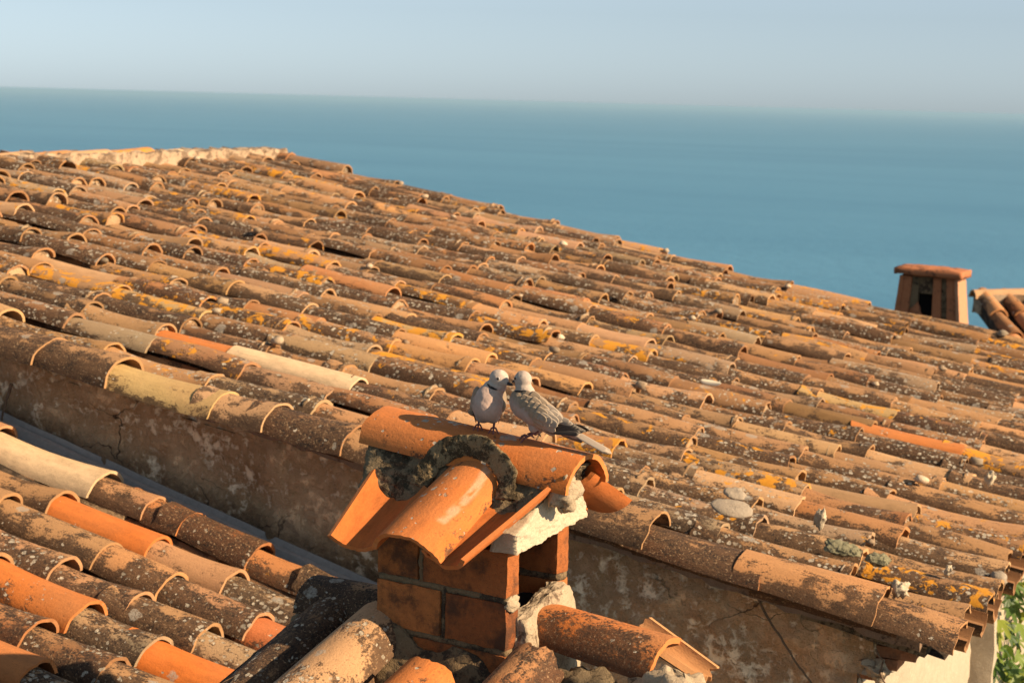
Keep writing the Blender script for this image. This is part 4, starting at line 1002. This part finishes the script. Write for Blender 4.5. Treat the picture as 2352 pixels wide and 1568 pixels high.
# dove with its breast to the camera: a = right along the ridge, b = towards the camera
O1 = LW([(-.018, 0, -.757)])[0]; T1 = frame(O1, (.9111, .4122, 0), (.4122, -.9111, 0))
def col1(p, wing=False):
    a, b, u = p
    if wing: return C_BACK * .95
    if u > .096: return C_HEAD * (1.0 + .12 * max(0, min(1, (a - .03) / .02)))
    t = min(1, max(0, (-.004 - b + .25 * (-.01 - a)) / .03)); t = max(t, min(1, max(0, (-a - .026) / .012)) * (1 if u > .05 else .4))
    lo = min(1, max(0, (.035 - u) / .03)); c = C_BREAST * 1.02
    c = c + (C_BELLY - c) * lo * .7
    return c + (C_BACK - c) * t
body1 = [((.002, .004, .048), (.041, .038, .039), (0, .2, 1)), ((.004, .008, .062), (.037, .033, .033), (0, .2, 1)), ((.0, -.018, .052), (.037, .040, .034), (0, .8, .6)), ((-.004, -.045, .034), (.026, .038, .024), (-.1, .8, .6)),
         ((-.008, -.080, .014), (.016, .040, .012), (-.1, .85, .5)), ((.012, .006, .081), (.027, .026, .027), (.4, .1, 1)), ((.022, .010, .096), (.0205, .020, .024), (.35, .2, 1)), ((.026, .013, .106), (.0185, .0185, .02), (.3, .2, 1)), ((-.008, .0, .022), (.020, .020, .018), (1, 0, 0)), ((.014, .003, .022), (.018, .020, .018), (1, 0, 0))]
def wing1(s):
    o_ = .005 if s < 0 else 0.0
    sh = [((s * .0315 + .002 + o_, -.018, .057), (.038, .012, .029), (s * .10, -.74, -.50)), ((s * .033 + .001 + o_, -.034, .040), (.040, .009, .021), (0, -.78, -.52)), ((s * .034 + .002 + o_, -.006, .048), (.017, .009, .026), (0, .2, 1))]
    fl = [((s * .036 + .001, -.032 + .005 * i, .042 - .004 * i), (-s * .14, -.86 + .04 * i, -.42 - .05 * i), (s, .1, .1), .068 - .003 * i, .013, C_DARK * (1.2 + .3 * i)) for i in range(4)]
    return (sh, {'flight': fl})
tail1 = [((-.006 + .004 * q, -.080, .014), (-.10 + .06 * q, -.88, -.40), (0, -.5, .8), .085, .015, C_MID) for q in (-1, 0, 1)]
dove('dove', 'dove with its pinkish breast to the camera, left of the other, beaks touching', T1, body1, (.0265, .0150, .1140), (.86, .5, -.14), .0214, col1,
     ((.0205, .010, .0930), (.30, .12, 1), .0226, -1.75, .6, .0032), 0, tail1, None, None, [wing1(-1.0), wing1(1.0)],
     [((-.016, -.002, .018), (-.018, -.006, .009), (-.019, -.009, -.001), [(-.030, .004, -.010), (-.020, .010, -.011), (-.010, .006, -.009), (-.020, -.024, -.002)]),
      ((.017, .004, .016), (.018, .008, .007), (.017, .011, -.003), [(.006, .026, -.014), (.016, .030, -.017), (.028, .026, -.014), (.017, -.004, -.003)])])

# ------------------------------------------------------------------ loose things lying on the big roof
def roof_point(x, y, h=0.0): return (x, y, zroof(x) + wave(x, y) + h)
def loose(name, loc, r, rot, mat, seed, amp, label, cat, group=None, nu=22, nv=14, fine=.003):
    V, F = lump(r, seed, amp, nu, nv); V = displace(V, fine, 60, seed)
    g = G(); g.add(V, F); o = g.obj(name, mat, None, Matrix.Translation(loc) @ euler(*rot), sharp=3); return tagit(o, label, cat, group)
loose('flat_stone', roof_point(-1.394, 4.664, .085), (.060, .038, .010), (rad(24), rad(8), .2), M_STONE, 1.0, .12, 'flat oval grey stone lying on the tiles right of the chimney', 'stone')
loose('flat_stone', roof_point(-1.44, 4.84, .082), (.034, .03, .009), (rad(20), rad(10), .2), M_STONE, 2.2, .2, 'small thin grey stone just above the oval flat stone', 'stone')
loose('stone_chip', roof_point(-1.188, 4.86, .085), (.014, .012, .026), (0.3, .2, .2), M_MWHITE, 3.0, .65, 'pointed white mortar chip standing between tiles right of the oval stone', 'mortar chip', 'white mortar chips on the big roof')
loose('stone_chip', roof_point(-.895, 6.06, .085), (.016, .014, .024), (0.1, .3, .2), M_MWHITE, 4.0, .65, 'white mortar chip near the right edge high above the corner of the eave', 'mortar chip', 'white mortar chips on the big roof')
loose('stone_chip', roof_point(-.872, 4.475, .070), (.019, .017, .024), (0.1, .3, .2), M_MWHITE, 5.0, .65, 'white mortar chip wedged behind the last but one verge tile', 'mortar chip', 'white mortar chips on the big roof')
loose('stone_chip', roof_point(-.80, 4.76, .085), (.009, .010, .013), (0.1, .3, .2), M_MWHITE, 6.0, .65, 'smallest white mortar chip, beside the moss cushion near the eave corner', 'mortar chip', 'white mortar chips on the big roof')
loose('moss_cushion', roof_point(-1.075, 4.665, .072), (.050, .028, .012), (rad(25), rad(10), .1), M_MOSS, 7.0, .3, 'larger grey green moss cushion on a tile near the eave corner', 'moss', 'moss cushions near the eave', 40, 26, .006)
loose('moss_cushion', roof_point(-.975, 4.675, .072), (.034, .024, .011), (rad(25), rad(10), .1), M_MOSS, 8.0, .3, 'smaller grey green moss cushion to the right of the larger one', 'moss', 'moss cushions near the eave', 40, 26, .006)
loose('stone', roof_point(-.705, 5.05, .03), (.024, .024, .022), (0, 0, 0), M_STONE, 9.0, .2, 'round grey pebble in a tile mouth at the eave', 'stone')
# pale dry leaf on the roof
g = G(); v, f, rim, tc = feather((-.038, 0, 0), (1, 0, 0), (0, -.35, 1), .085, .026, .25, .45, 6, 12, .12); g.add(v, f)
lp = roof_point(-1.99, 6.30, .095); o = g.obj('dry_leaf', M_DRYLEAF, None, Matrix.Translation(lp) @ euler(rad(20), rad(8), -.1)); tagit(o, 'pale cream dry leaf lying on the tiles up right of the doves', 'leaf')
# dry creeper stem down the shaded wall
def stem(pts, r, name, label):
    pts = [np.array(p) for p in pts]; Q = []
    for i in range(len(pts) - 1):
        for k in range(6): p = pts[i] + (pts[i + 1] - pts[i]) * k / 6; Q.append(p + np.array((.004 * nz(p, 25, 1), -.004 * abs(nz(p, 20, 2)), .004 * nz(p, 25, 3))))
    Q.append(pts[-1]); V, F = tube(Q, list(np.linspace(r, r * .55, len(Q))), 6); g = G(); g.add(V, F); o = g.obj(name, M_TWIG, None, sharp=3); return tagit(o, label, 'stem')
stem([(-1.275, 4.465, -1.28), (-1.232, 4.462, -1.347), (-1.18, 4.462, -1.418), (-1.127, 4.465, -1.49), (-1.07, 4.465, -1.557), (-.975, 4.46, -1.643)], .0042, 'dry_creeper', 'dry creeper stem running down the shaded pink wall')
stem([(-.922, 4.45, -1.404), (-.902, 4.45, -1.433), (-.907, 4.445, -1.466), (-.888, 4.44, -1.49), (-.883, 4.44, -1.53), (-.898, 4.44, -1.585)], .0032, 'dry_creeper', 'thin dry stem hanging from the eave corner against the white wall')
stem([(-.965, 4.45, -1.48), (-.95, 4.45, -1.51), (-.94, 4.45, -1.585)], .002, 'dry_creeper', 'short dry stem hanging below the broken plaster at the wall corner')
stem([(-3.777, 4.45, -.955), (-3.796, 4.44, -1.012), (-3.81, 4.435, -1.08)], .006, 'gutter_spike', 'short rusty spike by the upper end of the gutter')

# ------------------------------------------------------------------ fig plant beyond the eave
def plant():
    t = thing('fig_bush', (-.72, 7.4, -7.0), 'leafy green fig bush below the eave at the right edge', 'bush'); rg = random.Random(12)
    for k in range(4):
        x0 = -.85 + .12 * k; p = [(x0 + .1, 7.6 + .1 * k, -6.8), (x0 + .05, 7.5, -4.0), (x0 + .03 * k, 7.3, -2.6), (x0 + .04 * k, 7.1 + .2 * k, -1.85)]
        V, F = tube(p, [.03, .024, .016, .006], 8); g = G(); g.add(V, F); g.obj('branch', M_TWIG, t, sharp=3)
    def leafgeo(s, seed):
        r_ = random.Random(seed); g = G(); V = [(0, 0, 0)]; lob = [(-75, .62), (-35, .95), (0, 1.15), (35, .95), (75, .62)]
        out = []
        for i, (a, l) in enumerate(lob):
            a = rad(a); w = rad(13)
            out += [(a - w * 1.25, l * .45), (a - w * .7, l * .80), (a, l), (a + w * .7, l * .80)]
        out.append((rad(96), .30)); out.insert(0, (rad(-96), .30))
        for a, l in out: V.append((l * s * math.cos(a), l * s * math.sin(a), -.25 * s * l * l + .03 * s * math.sin(a * 5)))
        F = [(0, i, i + 1) for i in range(1, len(V) - 1)]
        return V, F
    meshes = []
    for k in range(10):
        g = G(); V, F = leafgeo(1.0, k); tint = [(.10, .17, .02), (.07, .13, .018), (.15, .21, .028), (.20, .24, .03), (.045, .09, .016)][k % 5]
        g.add(V, F, tint=tint); g.mesh('leaf', M_LEAF); meshes.append(g.mesh('leaf', M_LEAF, smooth=True, sharp=3))
    for i in range(300):
        y = rg.uniform(6.50, 7.7); x = -.945 + rg.random() ** 1.3 * .26; z = -1.60 - rg.random() * 1.15 - max(0, 6.9 - y) * .9
        s = rg.uniform(.045, .085)
        M = Matrix.Translation((x, y, z)) @ Matrix.Rotation(rg.uniform(-.9, .9) - .4, 4, 'Z') @ Matrix.Rotation(rg.uniform(.3, 1.35), 4, 'Y') @ Matrix.Rotation(rg.uniform(-.5, .5), 4, 'X') @ Matrix.Scale(s, 4)
        link(bpy.data.objects.new('leaf', rg.choice(meshes)), M, t)
plant()

# ------------------------------------------------------------------ far house with its chimney
fh = thing('far_house', (-1.4, 12.4, -7.0), 'farther house with a steep bit of tiled roof behind the chimney at right', 'house')
PH = rad(60); DX = np.array((math.cos(PH) * math.cos(rad(19)), -math.sin(PH) * math.cos(rad(19)), -math.sin(rad(19)))); RY = np.array((math.sin(PH), math.cos(PH), 0)); NZ_ = np.cross(DX, RY)
def ray3(x, y, Z): return (R3 @ np.array([(x - 1176) / 4000, -(y - 784) / 4000, 1.0])) * Z
top0 = ray3(2240, 680, 12.2)
froof = thing('roof', tuple(top0), parent=fh); fr = random.Random(14)
for c in range(0, 9):
    for k in range(6):
        d = .02 + .33 * (k + 1); p = top0 + RY * (.172 * c + .05) + DX * d + NZ_ * .0
        tint, w = pick_style(fr); tint = tuple(np.array(tint) * 1.20 * np.array((1.1, .95, .85)))
        tile(.40, .052, .066, .012, 84, 1.0, 10, 4, fr.randrange(1 << 30), tint, (w[0] * .6, w[1] * .5, 0)).obj('roof_tile', M_TILE, froof, basis(DX, RY, NZ_, p + NZ_ * .01) @ euler(0, rad(-2), fr.gauss(0, .02)))
g = G(); q0 = top0 + RY * .02 - NZ_ * .03; pts = [q0, q0 + RY * 3.2, q0 + RY * 3.2 + DX * 2.4, q0 + DX * 2.4]; low_ = [p - NZ_ * .08 for p in pts]
g.add(pts + low_, [(0, 1, 2, 3), (7, 6, 5, 4), (0, 4, 5, 1), (1, 5, 6, 2), (2, 6, 7, 3), (3, 7, 4, 0)]); g.obj('bedding', M_DECK, froof, smooth=False)
for c in range(7):
    p = top0 - RY * .60 + RY * (.42 * c + 1.03) + np.array((0, 0, .0)); hz = np.cross((0, 0, 1.0), RY)
    tile(.45, .075, .085, .014, 84, .85, 12, 4, fr.randrange(1 << 30), tuple(np.array(PAL['sand']) * 1.15), (.25, .3, 0)).obj('ridge_tile', M_TILE, froof, basis(RY, hz, (0, 0, 1), p) @ euler(0, rad(-1.5), 0))
V, F = box_grid((.62, -.09, -.12), (2.9, .09, .02), .06); V = displace(V, .01, 8, 3); V = (top0 - RY * .6) + V[:, :1] * RY + V[:, 1:2] * np.cross((0, 0, 1.0), RY) + V[:, 2:3] * np.array((0, 0, 1.0))
g = G(); g.add(V, F); g.obj('ridge_mortar', M_CRUST, froof)
g = G(); V, F = box_grid((-2.4, 12.3, -7.2), (1.2, 15.5, -2.6), 2.0); g.add(V, F); g.obj('wall', M_RENDERLIT, fh, smooth=False)

fc = thing('far_chimney', tuple(ray3(2135, 760, 11.6)), 'squat terracotta chimney with a flat cap and dark opening, against the sea at right', 'chimney')
cb = ray3(2148, 745, 11.6); zt = ray3(2135, 632, 11.6)[2]; zb_ = ray3(2148, 800, 11.6)[2]; cx_, cy_ = cb[0], cb[1]
PSI2 = rad(-4); bx = np.array((math.cos(PSI2), math.sin(PSI2), 0)); by = np.array((-math.sin(PSI2), math.cos(PSI2), 0))
def FW(V): V = np.asarray(V, float) * np.array((.90, .60, 1.0)) + np.array((-.038, 0, 0)); return np.array((cx_, cy_, 0)) + V[:, :1] * bx + V[:, 1:2] * by + V[:, 2:3] * np.array((0, 0, 1.0))
H = zt - zb_
def taper(lo, hi, step, k=.055):
    V, F = box_grid(lo, hi, step)
    for p in V:
        t = (p[2] - zb_) / H; f_ = (p[0] / .27); p[0] -= f_ * k * t; p[1] -= (p[1] / .2) * .02 * t
    return displace(V, .003, 14, 2.0), F
g = G(); V, F = taper((.245, -.20, zb_), (.272, .20, zt), .04); g.add(FW(V), F); g.obj('side_wall', M_RENDERLIT, fc)  # sun-facing side painted paler than the other walls, as if sunlit
g = G(); V, F = taper((.186, -.18, zb_), (.243, -.02, zt - .003), .04); g.add(FW(V), F); g.obj('brick', M_CLAYRED, fc)
def pan_(nm, lo, hi, mat):
    V, F = taper(lo, hi, .04); g = G(); g.add(FW(V), F); g.obj(nm, mat, fc)
pan_('side_wall', (-.262, -.20, zb_), (-.222, .20, zt), M_CLAYRED)
pan_('brick', (-.220, -.195, zb_), (-.150, -.13, zt - .004), M_CLAYRED); pan_('brick', (-.148, -.165, zb_), (-.085, -.10, zt - .004), M_MDARK)
pan_('brick', (.045, -.175, zb_), (.115, -.11, zt - .004), M_CLAYRED); pan_('brick', (.117, -.150, zb_), (.165, -.09, zt - .004), M_MDARK); pan_('brick', (.167, -.18, zb_), (.185, -.05, zt - .004), M_CLAYRED)
pan_('lintel', (-.084, -.150, zt - .115), (.044, -.10, zt - .004), M_SOOTSHADE); pan_('back_wall', (-.22, .12, zb_), (.24, .19, zt), M_CLAYRED); pan_('flue', (-.21, -.02, zb_), (.235, .10, zt - .02), M_DARKHOLE)
g = G(); V, F = lump((.05, .04, .09), 3, .3); g.add(FW(V + np.array((-.085, -.15, zb_ + .20))), F); g.obj('mortar_lump', M_CLAYRED, fc, sharp=3)
V, F = box_grid((-.246, -.225, 0), (.250, .225, .046), .02)
for p in V:
    e = max(abs(p[0] / .26), abs(p[1] / .26)); p[2] = p[2] + .018 * (1 - e * e) + zt - .006 * p[0] / .26
V = displace(V, .005, 14, 5.0); g = G(); g.add(FW(V), F); g.obj('cap_slab', M_CLAYRED, fc, sharp=3)

# ------------------------------------------------------------------ haze
HAZE = True
if HAZE:
    V, F = box_grid((-320000, -320000, -301), (320000, 320000, 2.0), 1e9); g = G(); g.add(V, F)
    B = NB('sea_haze'); pv = B.n('VolumePrincipled', Color=(.37, .58, .75, 1), Density=1.0 / 52000, Anisotropy=0.0)
    B.t.links.new(pv.outputs[0], B.out.inputs['Volume']); o = g.obj('haze', B.m, smooth=False); o['kind'] = 'stuff'; o['label'] = 'pale haze over the sea'
